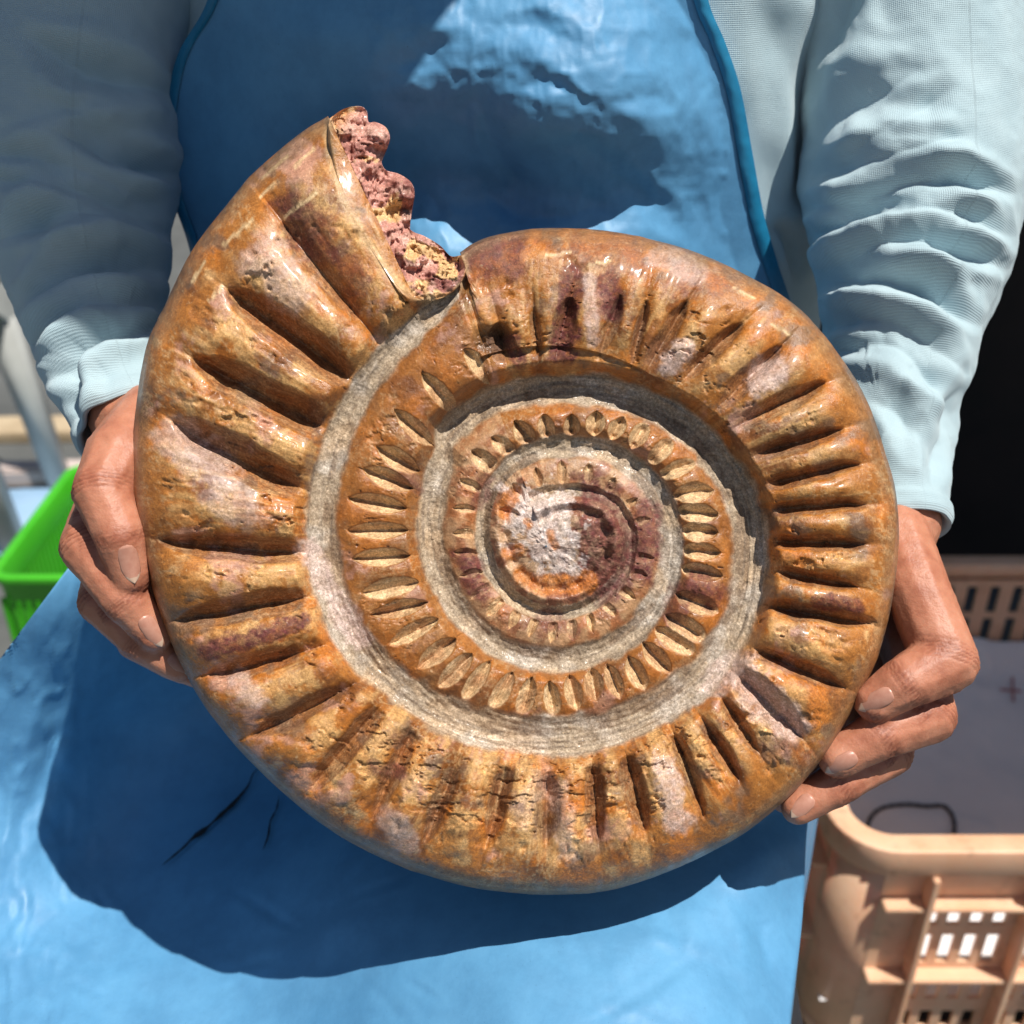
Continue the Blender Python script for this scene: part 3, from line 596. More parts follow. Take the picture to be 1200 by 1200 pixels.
# --- shirt: the trunk as rings from hip to collar
def fold_field(px, py, folds, face):
    d = np.zeros(np.shape(px))
    for pts, w, amp in folds:
        P = spline(pts, 14).tolist() if len(pts) > 2 else pts
        xs_, ys_ = [p[0] for p in P], [p[1] for p in P]; g_ = 5 * w
        mk = (px > min(xs_) - g_) & (px < max(xs_) + g_) & (py > min(ys_) - g_) & (py < max(ys_) + g_)
        if not mk.any(): continue
        dist, t = seg_dist(px[mk], py[mk], P)
        ends = sstep(0.0, 0.42, t) * (1 - sstep(0.55, 1.0, t)); ww = w * (0.55 + 0.75 * ends)
        d[mk] += (-amp * np.exp(-np.abs(dist / ww) ** 1.5) + 0.60 * amp * np.exp(-((dist - 1.9 * ww) / (1.0 * ww)) ** 2)) * ends
    return d * face
RZ = np.array([0.50, 0.62, 0.74, 0.85, 0.93, 1.0, 1.06, 1.11, 1.15, 1.18, 1.205])
RA = np.array([.205, .202, .200, .198, .194, .186, .176, .160, .125, .085, .066])
RB = np.array([.150, .146, .138, .122, .120, .124, .120, .108, .090, .074, .064])
RY = np.array([.70, .70, .70, .690, .685, .685, .69, .695, .70, .70, .695])
zz = np.linspace(RZ[0], RZ[-1], 170); an = np.linspace(0, 2 * math.pi, 300, endpoint=False)
def itp(a): return np.interp(zz, RZ, np.convolve(np.pad(a, 1, 'edge'), [.15, .7, .15], 'valid'))
a_, b_, y_ = itp(RA), itp(RB), itp(RY)
ca, sa = np.cos(an), np.sin(an); pw = lambda c: np.sign(c) * np.abs(c) ** 0.86
Vt = np.stack([a_[:, None] * pw(ca), y_[:, None] + b_[:, None] * pw(sa), np.broadcast_to(zz[:, None], (170, 300))], -1)
px, py, _ = proj(Vt.reshape(-1, 3)); px = px.reshape(170, 300); py = py.reshape(170, 300)
Nt = np.stack([np.broadcast_to(ca, (170, 300)), np.broadcast_to(sa, (170, 300)), np.zeros((170, 300))], -1)
face = sstep(0, 0.4, -Nt[..., 1])
TF = [([(952,-20),(958,120),(942,215),(905,275)], 14, .008), ([(890,262),(930,280),(935,340)], 11, .008), ([(870,-20),(925,70),(930,210)], 22, .0045), ([(200,-10),(192,110),(200,200)], 11, .006)]
disp = fold_field(px, py, TF, face) + 0.0025 * fbm(Vt[..., 0] * 16, Vt[..., 2] * 16, Vt[..., 1] * 16, 3)
Vt = Vt + Nt * disp[..., None]
uvt = np.stack(np.broadcast_arrays(an[None] * 0.16, zz[:, None]), -1)
shirt = mesh_np('shirt', Vt.reshape(-1, 3), grid_faces(170, 300, True)[:, ::-1], M_SHIRT, person, loc=(0, .68, .85), uv=uvt.reshape(-1, 2))

# --- sleeves
def sleeve(path, rad, folds, cuff, seed):
    NU, NV = 330, 260
    P = spline(path, NU); Rr = np.interp(np.linspace(0, 1, NU), np.linspace(0, 1, len(rad)), rad)
    Rr = np.convolve(np.pad(Rr, 12, 'edge'), np.ones(25) / 25, 'valid')
    V, Fq, an = tube_pts(P, Rr, NV)
    N = V - P[:, None]; N /= np.linalg.norm(N, axis=2, keepdims=True)
    px, py, dd = proj(V.reshape(-1, 3)); px = px.reshape(NU, NV); py = py.reshape(NU, NV)
    tocam = CAM - V; tocam /= np.linalg.norm(tocam, axis=2, keepdims=True); face = sstep(-0.25, 0.35, (N * tocam).sum(2))
    wx = 5 * fbm(px / 45, py / 45, seed, 3); wy = 5 * fbm(px / 45, py / 45, seed + 5, 3)
    disp = 1.55 * fold_field(px + wx, py + wy, folds, face)
    u = np.linspace(0, 1, NU)[:, None]
    ring = fbm(u * 13 + 0.9 * np.sin(an)[None] + 0 * V[..., 0], np.cos(an)[None] * 1.2 + 0 * u, np.sin(an)[None] * 1.2 + seed + 0 * u, 3)
    disp += ring * 0.006 * sstep(0.0, .3, u) * (1 - sstep(.86, .98, u)) * (1 - 0.75 * face)
    phi = np.cos(an)[None] * 0.9; psi = np.sin(an)[None] * 0.9
    rn = 0.5 - np.abs(fbm(u * 15 + 1.1 * psi + 0.5 * fbm(u * 5, phi, psi, 2), phi * 1.3 + 0 * u, psi * 1.3 + seed + 0 * u, 2, 0.45))
    rn2 = 0.5 - np.abs(fbm(u * 27 - 1.4 * phi, phi * 2.2 + 0 * u, psi * 2.2 + seed + 9 + 0 * u, 2, 0.45))
    disp += (0.0018 * rn + 0.0003 * rn2) * (0.25 + 0.75 * sstep(.22, .45, u)) * (1 - sstep(.86, .97, u))
    disp += 0.0018 * fbm(V[..., 0] * 45, V[..., 1] * 45, V[..., 2] * 45, 3)
    disp += 0.0015 * sstep(.965, .975, u) * (1 - sstep(.99, 1, u))
    V = V + N * disp[..., None]
    L = np.r_[0, np.cumsum(np.linalg.norm(np.diff(P, axis=0), axis=1))]
    uv = np.stack(np.broadcast_arrays(an[None] * 0.055, L[:, None]), -1).reshape(-1, 2)
    # turned-in hem
    inn = P[-1][None] + (V[-1] - P[-1]) * 0.90 + (P[-8] - P[-1]) * 0.3; inn2 = P[-1][None] + (V[-1] - P[-1]) * 0.84 + (P[-30] - P[-1]) * 0.8
    Vv = np.concatenate([V.reshape(-1, 3), inn, inn2]); uv = np.concatenate([uv, uv[-NV:], uv[-NV:]])
    Fq = grid_faces(NU + 2, NV, True)
    c = P[NU // 2]
    nrm = vert_normals(Vv, Fq)
    if (nrm[NV * 50:NV * 60] * (Vv[NV * 50:NV * 60] - np.repeat(P[50:60], NV, 0))).sum() < 0: Fq = Fq[:, ::-1]
    return mesh_np('sleeve', Vv, Fq, M_SHIRT, shirt, loc=c, uv=uv)
def Wp(a): return [tuple(W(np.array(p[0]), np.array(p[1]), np.array(p[2]))) for p in a]
right_path = Wp([(1010,-140,.560),(1052,-40,.570),(1066,90,.576),(1068,200,.578),(1066,290,.574),(1060,370,.566),(1050,450,.556),(1046,530,.543),(1046,585,.533),(1050,622,.526)])
FR = [([(930,205),(1000,196),(1070,178),(1150,150)], 15, .0065), ([(922,246),(990,236),(1060,216),(1130,212),(1205,232)], 14, .0095), ([(922,300),(965,272),(1025,248),(1110,250),(1200,280)], 13, .0085), ([(940,330),(1000,298),(1080,282),(1150,300),(1205,340)], 12, .0075), ([(925,362),(960,330),(1010,322),(1080,338),(1165,395)], 13, .0080), ([(945,400),(1010,372),(1075,388),(1140,450)], 12, .0065), ([(950,430),(1020,402),(1080,425),(1130,500)], 12, .0055), ([(960,160),(1020,120),(1090,70)], 17, .0055), ([(985,190),(1060,140),(1130,90)], 16, .0045), ([(950,90),(985,20),(1010,-40)], 13, .004), ([(1125,440),(1112,500),(1090,580)], 13, .0055), ([(1010,470),(1060,490),(1100,560)], 14, .0030)]
sleeve(right_path, [.053, .055, .055, .056, .057, .050, .040, .032, .0265, .0245], FR, None, 3.0)
left_path = Wp([(165,-140,.560),(118,-40,.570),(96,80,.576),(88,180,.578),(92,265,.574),(106,340,.566),(122,400,.554),(140,450,.541),(152,480,.533),(162,505,.527)])
FL = [([(10,30),(105,85),(225,118)], 16, .0065), ([(40,150),(125,180),(230,212)], 14, .0095), ([(-30,178),(50,188),(117,212),(215,262)], 13, .0075), ([(-30,205),(62,216),(125,235),(220,290)], 12, .0070), ([(-20,295),(42,256),(96,250),(200,285)], 13, .0065), ([(5,375),(83,320),(146,308),(235,330)], 13, .0065), ([(20,425),(75,370),(125,354),(215,362)], 11, .0065), ([(45,470),(96,404),(137,384),(215,385)], 11, .0085), ([(92,515),(85,450),(105,400)], 10, .0070), ([(40,115),(120,145),(220,165)], 15, .0045)]
sleeve(left_path, [.053, .055, .054, .054, .054, .049, .041, .034, .030, .028], FL, None, 8.0)

# --- apron
CT = []   # control points: picture column, row, depth
for x, y, Yv in [(250,-60,.575),(400,-60,.555),(600,-60,.555),(800,-60,.575),(240,40,.583),(350,60,.548),(480,70,.535),(620,90,.520),(740,90,.525),(830,40,.575),(205,120,.598),(320,150,.560),(470,150,.540),(620,160,.522),(760,160,.528),(870,110,.585),
                 (200,220,.600),(320,240,.562),(470,215,.560),(600,228,.556),(720,232,.542),(820,250,.566),(890,220,.590),(500,285,.530),(620,285,.528),(740,290,.530),(925,360,.600),(230,320,.605),(600,420,.530),(300,450,.575),(880,450,.58),(600,600,.535),(250,600,.57),(950,600,.58)]:
    CT.append((x, y, YtoD(y, Yv)))
for x, y, Zv in [(600,850,.60),(350,850,.565),(850,850,.600),(940,900,.595),(600,1000,.607),(800,1000,.612),(900,1000,.615),(945,1050,.585),(420,1000,.580),(250,1000,.537),(100,1000,.528),(0,1000,.556),(-120,1000,.53),(130,850,.585),(40,850,.622),(-80,870,.61),(60,760,.675),(-10,780,.665),(100,680,.712),
                 (600,1200,.607),(850,1200,.605),(925,1200,.580),(300,1200,.536),(80,1200,.525),(-200,1200,.52),(600,1420,.58),(850,1420,.59),(200,1420,.57),(-200,1420,.53),(930,1420,.57)]:
    CT.append((x, y, ZtoD(y, Zv)))
CT = np.array(CT, float); cp = CT[:, :2] / 600
def kern(r): return np.where(r > 1e-9, r * r * np.log(np.maximum(r, 1e-9)), 0)
Km = kern(np.linalg.norm(cp[:, None] - cp[None], axis=2)) + np.eye(len(cp)) * 1e-3
Pm = np.c_[np.ones(len(cp)), cp]; Am = np.block([[Km, Pm], [Pm.T, np.zeros((3, 3))]])
sol = np.linalg.solve(Am, np.r_[CT[:, 2], 0, 0, 0])
def tps(px, py):
    q = np.stack([px, py], -1).reshape(-1, 2) / 600; out = np.zeros(len(q))
    for s in range(0, len(q), 20000):
        k = q[s:s + 20000]; out[s:s + 20000] = kern(np.linalg.norm(k[:, None] - cp[None], axis=2)) @ sol[:-3] + np.c_[np.ones(len(k)), k] @ sol[-3:]
    return out.reshape(np.shape(px))
ROWS = np.arange(-90, 1431, 4.0); NC = 300
EL = spline([(262,-90),(245,0),(212,60),(199,110),(195,170),(202,225),(222,285),(232,340),(225,420),(190,520),(130,605),(92,650),(45,712),(0,772),(-60,850),(-110,930),(-150,1010),(-190,1200),(-210,1440)], 400)
ER = spline([(812,-90),(828,0),(848,50),(866,105),(880,180),(893,250),(910,310),(928,365),(955,470),(980,600),(985,700),(975,820),(958,900),(946,970),(940,1080),(926,1200),(912,1440)], 400)
lx = np.interp(ROWS, EL[:, 1], EL[:, 0]); rx = np.interp(ROWS, ER[:, 1], ER[:, 0])
U = np.linspace(0, 1, NC)
APX = lx[:, None] + (rx - lx)[:, None] * U[None]; APY = np.broadcast_to(ROWS[:, None], APX.shape).copy()
dep = tps(APX, APY)
# creases and crinkles in the vinyl
AF = [([(75,745),(68,800),(58,870),(35,950),(0,1045)], 9, .0030), ([(0,905),(60,870),(120,840)], 9, .0012), ([(880,1060),(900,1120),(925,1190)], 10, .0022), ([(770,1050),(790,1090),(800,1120)], 9, .0018), ([(850,1040),(890,1090),(905,1150)], 9, .0016), ([(560,100),(590,190),(640,225)], 8, .0030), ([(640,190),(680,170),(740,215),(790,245)], 9, .0028), ([(600,110),(640,95),(690,130)], 8, .0022), ([(560,40),(620,30),(700,60)], 12, .0024), ([(700,130),(760,110),(800,150)], 9, .0022), ([(820,30),(835,100),(848,200)], 7, .0022), ([(795,20),(810,120),(815,200)], 8, .0015), ([(430,110),(480,70),(560,40)], 14, .0022), ([(560,215),(600,250),(640,255),(700,245)], 8, .0028), ([(500,225),(512,248),(500,270)], 6, .0022), ([(690,200),(760,235),(820,290)], 10, .0026), ([(250,1170),(420,1120),(520,1090)], 16, .0012), ([(700,1180),(760,1140),(860,1120)], 14, .0012)]
_r = random.Random(11)
for _ in range(26):
    x0, y0, a0, l0 = _r.uniform(0, 900), _r.uniform(1020, 1220), _r.uniform(-.9, .9), _r.uniform(60, 220)
    AF.append(([(x0, y0), (x0 + l0 * .5 * math.cos(a0), y0 + l0 * .5 * math.sin(a0) + _r.uniform(-12, 12)), (x0 + l0 * math.cos(a0), y0 + l0 * math.sin(a0))], _r.uniform(3.0, 7), _r.uniform(.0003, .0009)))
crk = 0.8 * fold_field(APX + 6 * fbm(APX / 30, APY / 30, 86, 3), APY + 6 * fbm(APX / 30, APY / 30, 87, 3), AF, 1.0)
cw = sstep(330, 300, APY) if False else (1 - sstep(250, 340, APY)) * sstep(380, 480, APX)
ridged = 1 - np.abs(fbm(APX / 70, APY / 70, 81, 4, 0.55)) * 2.6
crk += cw * (0.0022 * (0.5 - np.abs(fbm(APX / 62, APY / 62, 81, 2))) + 0.0012 * (0.5 - np.abs(fbm(APX / 30, APY / 24, 82, 2))) + 0.0005 * (0.5 - np.abs(fbm(APX / 13, APY / 13, 88, 2)))) + 0.0014 * fbm(APX / 120, APY / 120, 83, 3)
lowl = sstep(620, 760, APY) * (1 - sstep(60, 160, APX)); crk += lowl * 0.0016 * np.maximum(1 - np.abs(fbm(APX / 24, APY / 60, 84, 3)) * 3, 0)
hang = fbm(APX / 180, APY / 40, 85, 2) * 0.0006; 
VA = W(APX, APY, dep - crk - hang)
# keep the bib in front of the shirt
ctr = np.interp(VA[..., 2], RZ, RY); aa = np.interp(VA[..., 2], RZ, RA); bb = np.interp(VA[..., 2], RZ, RB)
front_y = ctr - bb * np.maximum(1 - np.abs(VA[..., 0] / aa) ** 2.33, 0) ** (1 / 2.33) - 0.007
bib = 1 - sstep(500, 640, APY)
ahead = np.maximum(VA[..., 1] - front_y, 0) * bib
VA = VA - ahead[..., None] * (VA - CAM) / (VA[..., 1:2])
# sides that fall away over the thighs
def fall(edge, sgn):
    cols = []
    for i in range(1, 15):
        k = (i / 14.0); wgt = sstep(640, 820, ROWS)
        off = np.stack([sgn * (0.006 * np.sin(k * 2.4)) * np.ones_like(ROWS), 0.004 * i * (1 - wgt), -(0.0005 * i + 0.016 * i * wgt)], 1)
        cols.append(edge + off)
    return np.stack(cols, 1)
VA_full = np.concatenate([fall(VA[:, 0], -1)[:, ::-1], VA, fall(VA[:, -1], 1)], 1)
nR, nC = VA_full.shape[:2]
aF = grid_faces(nR, nC)
if (vert_normals(VA_full.reshape(-1, 3), aF)[nC * 100 + 150] @ -FWD) < 0: aF = aF[:, ::-1]
apron = mesh_np('apron', VA_full.reshape(-1, 3), aF, M_APRON, person, loc=(0, .55, .8))
# binding tape along both bib edges
def tape(name, rows, cols_px, width_px, side):
    out = []
    for t in np.linspace(0, 1, 9):
        xs = cols_px + side * width_px * t
        c = np.clip((xs - lx) / (rx - lx), -0.02, 1.02) * (NC - 1); i0 = np.clip(np.floor(c).astype(int), 0, NC - 2); f = (c - i0)[:, None]
        p = VA[np.arange(len(ROWS)), i0] * (1 - f) + VA[np.arange(len(ROWS)), i0 + 1] * f
        tc = CAM - p; tc /= np.linalg.norm(tc, axis=1, keepdims=True)
        out.append(p + tc * (0.0012 + 0.0016 * math.sin(math.pi * t) + 0.0004 * fbm(rows / 9, t * 2, 90, 2)[:, None]))
    V = np.stack(out, 1); m = rows < 640; V = V[m]
    F_ = grid_faces(len(V), 9)
    if (vert_normals(V.reshape(-1, 3), F_)[200] @ -FWD) < 0: F_ = F_[:, ::-1]
    return mesh_np(name, V.reshape(-1, 3), F_, M_TRIM, apron, loc=tuple(V[60, 4]))
tape('edge_binding', ROWS, rx + 2, 17, -1); tape('edge_binding', ROWS, lx - 2, 12, 1)
# tears in the vinyl: dark strips painted as the shaded slits
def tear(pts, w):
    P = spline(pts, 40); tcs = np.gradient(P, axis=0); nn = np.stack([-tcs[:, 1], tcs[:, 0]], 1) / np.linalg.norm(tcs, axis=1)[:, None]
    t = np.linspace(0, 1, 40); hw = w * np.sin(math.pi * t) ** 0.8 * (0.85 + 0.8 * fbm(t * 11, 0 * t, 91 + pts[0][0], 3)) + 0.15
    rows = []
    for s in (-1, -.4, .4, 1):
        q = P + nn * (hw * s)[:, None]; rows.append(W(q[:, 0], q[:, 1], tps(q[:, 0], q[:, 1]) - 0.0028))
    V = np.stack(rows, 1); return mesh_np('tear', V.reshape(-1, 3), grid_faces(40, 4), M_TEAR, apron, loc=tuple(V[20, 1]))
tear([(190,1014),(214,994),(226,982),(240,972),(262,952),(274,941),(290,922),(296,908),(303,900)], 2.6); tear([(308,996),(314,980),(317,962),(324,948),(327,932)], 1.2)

# --- body: trunk, head, arms and legs hidden by clothing, with both hands modelled finely
def blob_mesh(chains, voxel, smooth_it, name):
    bm = bmesh.new()
    for pts in chains:
        for (p, r), (q, s) in zip(pts[:-1], pts[1:]):
            p, q = Vector(p), Vector(q); n = max(2, int((q - p).length / (min(r, s) * 0.22)) + 1)
            for k in range(n):
                t = k / (n - 1); c = p.lerp(q, t); rr = r + (s - r) * t
                g = bmesh.ops.create_icosphere(bm, subdivisions=2, radius=rr)['verts']
                for v in g: v.co += c
    me = bpy.data.meshes.new(name); bm.to_mesh(me); bm.free()
    o = bpy.data.objects.new(name, me); COL.objects.link(o)
    rm = o.modifiers.new('r', 'REMESH'); rm.mode = 'VOXEL'; rm.voxel_size = voxel
    sm = o.modifiers.new('s', 'SMOOTH'); sm.factor = 0.5; sm.iterations = smooth_it
    dg = bpy.context.evaluated_depsgraph_get(); ev = o.evaluated_get(dg); m2 = bpy.data.meshes.new_from_object(ev)
    V = np.zeros(len(m2.vertices) * 3); m2.vertices.foreach_get('co', V); V = V.reshape(-1, 3)
    Fq = np.array([list(p.vertices) for p in m2.polygons if len(p.vertices) == 4], np.int64)
    bpy.data.objects.remove(o, do_unlink=True)
    return V, Fq
def J(px, py, d, r): return (tuple(W(np.array(px), np.array(py), np.array(d))), 1.16 * r * d / FOC)
HAND_R = [  # picture right: index, middle, ring, little, thumb, back of the hand
    [J(1050,628,.508,34), J(1074,690,.492,33), J(1108,775,.478,33), J(1060,800,.472,27), J(1026,822,.474,22)],
    [J(1040,690,.528,34), J(1066,760,.512,30), J(1086,838,.488,30), J(1030,860,.480,26), J(982,888,.480,21)],
    [J(1020,740,.540,32), J(1040,820,.525,28), J(1040,880,.500,26), J(980,918,.490,23), J(935,946,.488,18)],
    [J(1000,760,.552,28), J(1000,840,.545,24), J(985,890,.52,22), J(950,920,.512,19), J(920,935,.51,16)],
    [J(1040,600,.540,40), J(990,660,.556,36), J(950,720,.558,29), J(930,780,.552,25)],
    [J(1060,570,.532,34), J(1056,612,.524,40), J(1050,640,.520,36), J(1030,700,.540,36), J(1010,740,.552,30)]]
HAND_L = [
    [J(178,492,.508,38), J(142,535,.488,37), J(120,576,.474,30), J(142,628,.470,27), J(154,676,.473,20)],
    [J(170,560,.525,34), J(118,606,.500,30), J(104,640,.484,29), J(148,702,.477,25), J(183,744,.481,18)],
    [J(180,610,.535,32), J(130,668,.512,27), J(120,704,.496,25), J(166,750,.489,22), J(210,782,.490,16)],
    [J(200,640,.545,28), J(160,710,.53,24), J(160,750,.52,21), J(200,775,.512,18), J(232,790,.51,15)],
    [J(190,480,.540,40), J(240,560,.556,36), J(280,620,.556,29), J(300,680,.55,25)],
    [J(150,452,.535,36), J(160,490,.522,47), J(176,530,.520,40), J(180,580,.535,36), J(190,630,.548,30)]]
def hand(chains):
    V, Fq = blob_mesh(chains, 0.0011, 6, 'hand_tmp')
    N = vert_normals(V, Fq)
    kn = np.zeros(len(V)); disp = np.zeros(len(V))
    for ch in chains[:3]:
        pts = [np.array(c[0]) for c in ch]; rad = [c[1] for c in ch]
        for ji, spread, amt in ((2, 1.0, 1.0), (3, 0.75, 0.8)):
            ax = pts[ji + 1] - pts[ji] if ji == 3 else (pts[ji + 1] - pts[ji - 1]); ax /= np.linalg.norm(ax)
            q = V - pts[ji]; a = q @ ax; rr = np.linalg.norm(q, axis=1)
            dorsal = sstep(-0.15, 0.5, (N @ -FWD) * 0.75 + 0.4 * (N @ (pts[ji] - 0.5 * (pts[ji - 1] + pts[ji + 1])) / max(np.linalg.norm(pts[ji] - 0.5 * (pts[ji - 1] + pts[ji + 1])), 1e-6)))
            near = (rr < rad[ji] * 1.7)
            wv = 0.0006 * fbm(V[:, 0] * 500, V[:, 1] * 500, V[:, 2] * 500, 2)
            for off in (-0.0042, -0.0022, -0.0004, 0.0016, 0.0036):
                g = np.exp(-((a - off * spread + wv) / 0.00055) ** 2) * dorsal * near * (1 - abs(off) * 120)
                disp -= 0.0009 * g * amt; kn = np.maximum(kn, g)
            kn = np.maximum(kn, 0.30 * np.exp(-(a / 0.006) ** 2) * dorsal * near)
            disp += 0.0006 * np.exp(-(a / 0.0055) ** 2) * dorsal * near
    V = V + N * disp[:, None]
    V += N * (0.00035 * fbm(V[:, 0] * 160, V[:, 1] * 160, V[:, 2] * 160, 3))[:, None]
    return V, Fq, kn
hr, hl = hand(HAND_R), hand(HAND_L)
sh_r, sh_l = right_path[2], left_path[2]
BODY = [[((0, .70, .50), .13), ((0, .70, .66), .125), ((0, .70, .85), .10), ((0, .70, 1.02), .10), ((0, .70, 1.10), .075), ((-.005, .68, 1.20), .052), ((-.02, .645, 1.27), .055)],
        [((-.07, .70, .98), .095), ((.07, .70, .98), .095)], [((-.08, .70, .60), .11), ((.08, .70, .60), .11)],
        [((-.02, .615, 1.27), .06), ((-.025, .585, 1.275), .045), ((-.025, .60, 1.33), .078), ((-.025, .63, 1.36), .088), ((-.025, .61, 1.40), .080)],
        [((-.025, .53, 1.335), .010), ((-.025, .515, 1.315), .013), ((-.025, .53, 1.315), .014)],
        [((.058, .625, 1.35), .012), ((.062, .63, 1.33), .012), ((.055, .625, 1.31), .009)], [((-.108, .625, 1.35), .012), ((-.112, .63, 1.33), .012), ((-.105, .625, 1.31), .009)],
        [((.13, .70, 1.06), .05), (right_path[2], .028), (right_path[4], .026), (right_path[6], .019), (right_path[8], .013), (right_path[9], .012)],
        [((-.13, .70, 1.06), .05), (left_path[2], .028), (left_path[4], .026), (left_path[6], .019), (left_path[8], .013), (left_path[9], .012)],
        [((.10, .68, .475), .078), ((.085, .22, .470), .058), ((.085, .24, .10), .042), ((.085, .24, .05), .035), ((.085, .12, .035), .03)],
        [((-.10, .68, .475), .078), ((-.085, .22, .470), .058), ((-.085, .24, .10), .042), ((-.085, .24, .05), .035), ((-.085, .12, .035), .03)]]
vb, fb = blob_mesh(BODY, 0.008, 4, 'body_tmp')
off = 0; VV = []; FF = []; KK = []
for v, f, k in ((vb, fb, np.zeros(len(vb))), hr, hl):
    VV.append(v); FF.append(f + off); KK.append(k); off += len(v)
body = mesh_np('body', np.concatenate(VV), np.concatenate(FF), M_SKIN, person, loc=(0, .68, .8), attrs={'knuckle': np.concatenate(KK)})
# nails: laid on the fingertips, following their curve
from mathutils.bvhtree import BVHTree
_hv = np.concatenate([hr[0], hl[0]]); _hf = np.concatenate([hr[1], hl[1] + len(hr[0])])
BVH = BVHTree.FromPolygons(_hv.tolist(), _hf.tolist())
def nail(root, tip, w):
    root, tip = np.array(root, float), np.array(tip, float); ax = tip - root; L = np.linalg.norm(ax); ax /= L; sd_ = np.array([-ax[1], ax[0]])
    nu, nv = 26, 17; P = np.full((nu, nv, 3), np.nan); N = np.zeros((nu, nv, 3)); pxs = np.zeros((nu, nv, 2))
    for i in range(nu):
        t = i / (nu - 1)
        hw = w * (math.sqrt(max(1 - (1 - t / 0.30) ** 2, 0)) if t < .30 else (1 if t < .5 else max(1 - ((t - .5) / .5) ** 2.3, 0.0) ** 0.8)) + 0.15
        for j in range(nv):
            sx = -1 + 2 * j / (nv - 1); q = root + ax * (L * t) + sd_ * hw * sx; pxs[i, j] = q
            dr = W(np.array(q[0]), np.array(q[1]), np.array(1.0)) - CAM; dr /= np.linalg.norm(dr)
            h = BVH.ray_cast(Vector(CAM), Vector(dr), 1.0)
            if h[0] is not None and (Vector(CAM) - h[0]).length < 0.53: P[i, j] = h[0]; N[i, j] = h[1]
    ok = ~np.isnan(P[..., 0]); A = np.c_[pxs[ok], pxs[ok] ** 2, pxs[ok][:, :1] * pxs[ok][:, 1:], np.ones(ok.sum())] ; mu = A.mean(0); mu[-1] = 0
    dist = (P[ok] - CAM) @ FWD; co, *_ = np.linalg.lstsq(A - mu, dist, rcond=None)
    A2 = np.c_[pxs.reshape(-1, 2), pxs.reshape(-1, 2) ** 2, pxs.reshape(-1, 2)[:, :1] * pxs.reshape(-1, 2)[:, 1:], np.ones(nu * nv)]
    dfit = ((A2 - mu) @ co).reshape(nu, nv)
    V = W(pxs[..., 0], pxs[..., 1], dfit).reshape(-1, 3); F_ = grid_faces(nu, nv); nr = vert_normals(V, F_)
    if (nr[200] @ FWD) > 0: F_ = F_[:, ::-1]; nr = -nr
    tt = np.repeat(np.linspace(0, 1, nu), nv); ss = np.tile(np.linspace(-1, 1, nv), nu)
    V = V + nr * (0.00022 - 0.0006 * (tt < 0.06) + 0.00030 * (1 - ss ** 2) - 0.00025 * np.abs(ss) ** 4)[:, None]
    V2 = np.concatenate([V, V - nr * 0.0007]); F2 = np.concatenate([F_, F_[:, ::-1] + len(V)])
    rim = [i * nv for i in range(nu)] + [(nu - 1) * nv + j for j in range(1, nv)] + [i * nv + nv - 1 for i in range(nu - 2, -1, -1)] + list(range(nv - 2, 0, -1))
    F3 = [(rim[k], rim[(k + 1) % len(rim)], rim[(k + 1) % len(rim)] + len(V), rim[k] + len(V)) for k in range(len(rim))]
    o = mesh_np('fingernail', V2, F2.tolist() + F3, M_NAIL, body, loc=tuple(V[0])); o.data.materials.append(M_NAILTIP)
    mi = np.zeros(len(o.data.polygons), np.int32); nf = len(F_); sid = np.tile(np.linspace(-1, 1, nv - 1), nu - 1)
    tipm = (np.arange(nf) // (nv - 1)) / (nu - 1) > 0.74 + 0.10 * (1 - sid ** 2); mi[:nf] = tipm; mi[nf:2 * nf] = tipm; o.data.polygons.foreach_set('material_index', mi)
for r_, t_, w_ in [((1048,810),(1006,832),11), ((1006,884),(967,905),10), ((953,932),(927,958),10), ((146,637),(158,684),12), ((166,721),(190,758),10.5), ((197,767),(224,790),8.5)]: nail(r_, t_, w_)

# --- trousers, hair and hat (they shade the chest)
V_, F_ = blob_mesh([[((.10, .68, .48), .086), ((.085, .22, .475), .066), ((.085, .24, .12), .056)], [((-.10, .68, .48), .086), ((-.085, .22, .475), .066), ((-.085, .24, .12), .056)], [((-.09, .70, .55), .12), ((.09, .70, .55), .12)]], 0.012, 4, 'trouser_tmp')
mesh_np('trousers', V_, F_, M_TROUSER, person, loc=(0, .6, .45))
V_, F_ = blob_mesh([[((-.025, .645, 1.385), .092), ((-.025, .665, 1.33), .085), ((-.02, .685, 1.26), .055)]], 0.008, 6, 'hair_tmp')
mesh_np('hair', V_, F_, M_HAIR, person, loc=(0, .7, 1.35))
HC = np.array([-0.03, 0.575, 1.415]); HB = (0.215, 0.205)
prof = [(0.0, .098), (.45, .094), (.80, .062), (.97, .012), (1.0, 0.0)]
hv = []; na = 64
for r_, h_ in [(0.02, .100), (.06, .096), (.085, .075), (.095, .03), (.100, .004), (.125, -.002), (.155, -.010), (.19, -.020), (.215, -.028), (.216, -.031), (.19, -.024), (.155, -.014), (.125, -.006), (.098, 0.0), (.09, .03), (.08, .07), (.05, .09), (.02, .094)]:
    a = np.linspace(0, 2 * math.pi, na, endpoint=False); wv = (0.008 * np.sin(3 * a + .6) + 0.005 * np.sin(5 * a)) * (max(r_ - .1, 0) / .115)
    hv.append(np.stack([HC[0] + r_ * np.cos(a) * (1 - .20 * sstep(.1, .2, r_)), HC[1] + r_ * np.sin(a) * (1 - .06 * sstep(.1, .2, r_)), HC[2] + h_ + wv - 0.22 * 0 * r_ * np.sin(a)], 1))
hv = np.array(hv); tilt = math.radians(-2); rel = hv - HC
hv = HC + np.stack([rel[..., 0], rel[..., 1] * math.cos(tilt) + rel[..., 2] * math.sin(tilt), -rel[..., 1] * math.sin(tilt) + rel[..., 2] * math.cos(tilt)], -1)
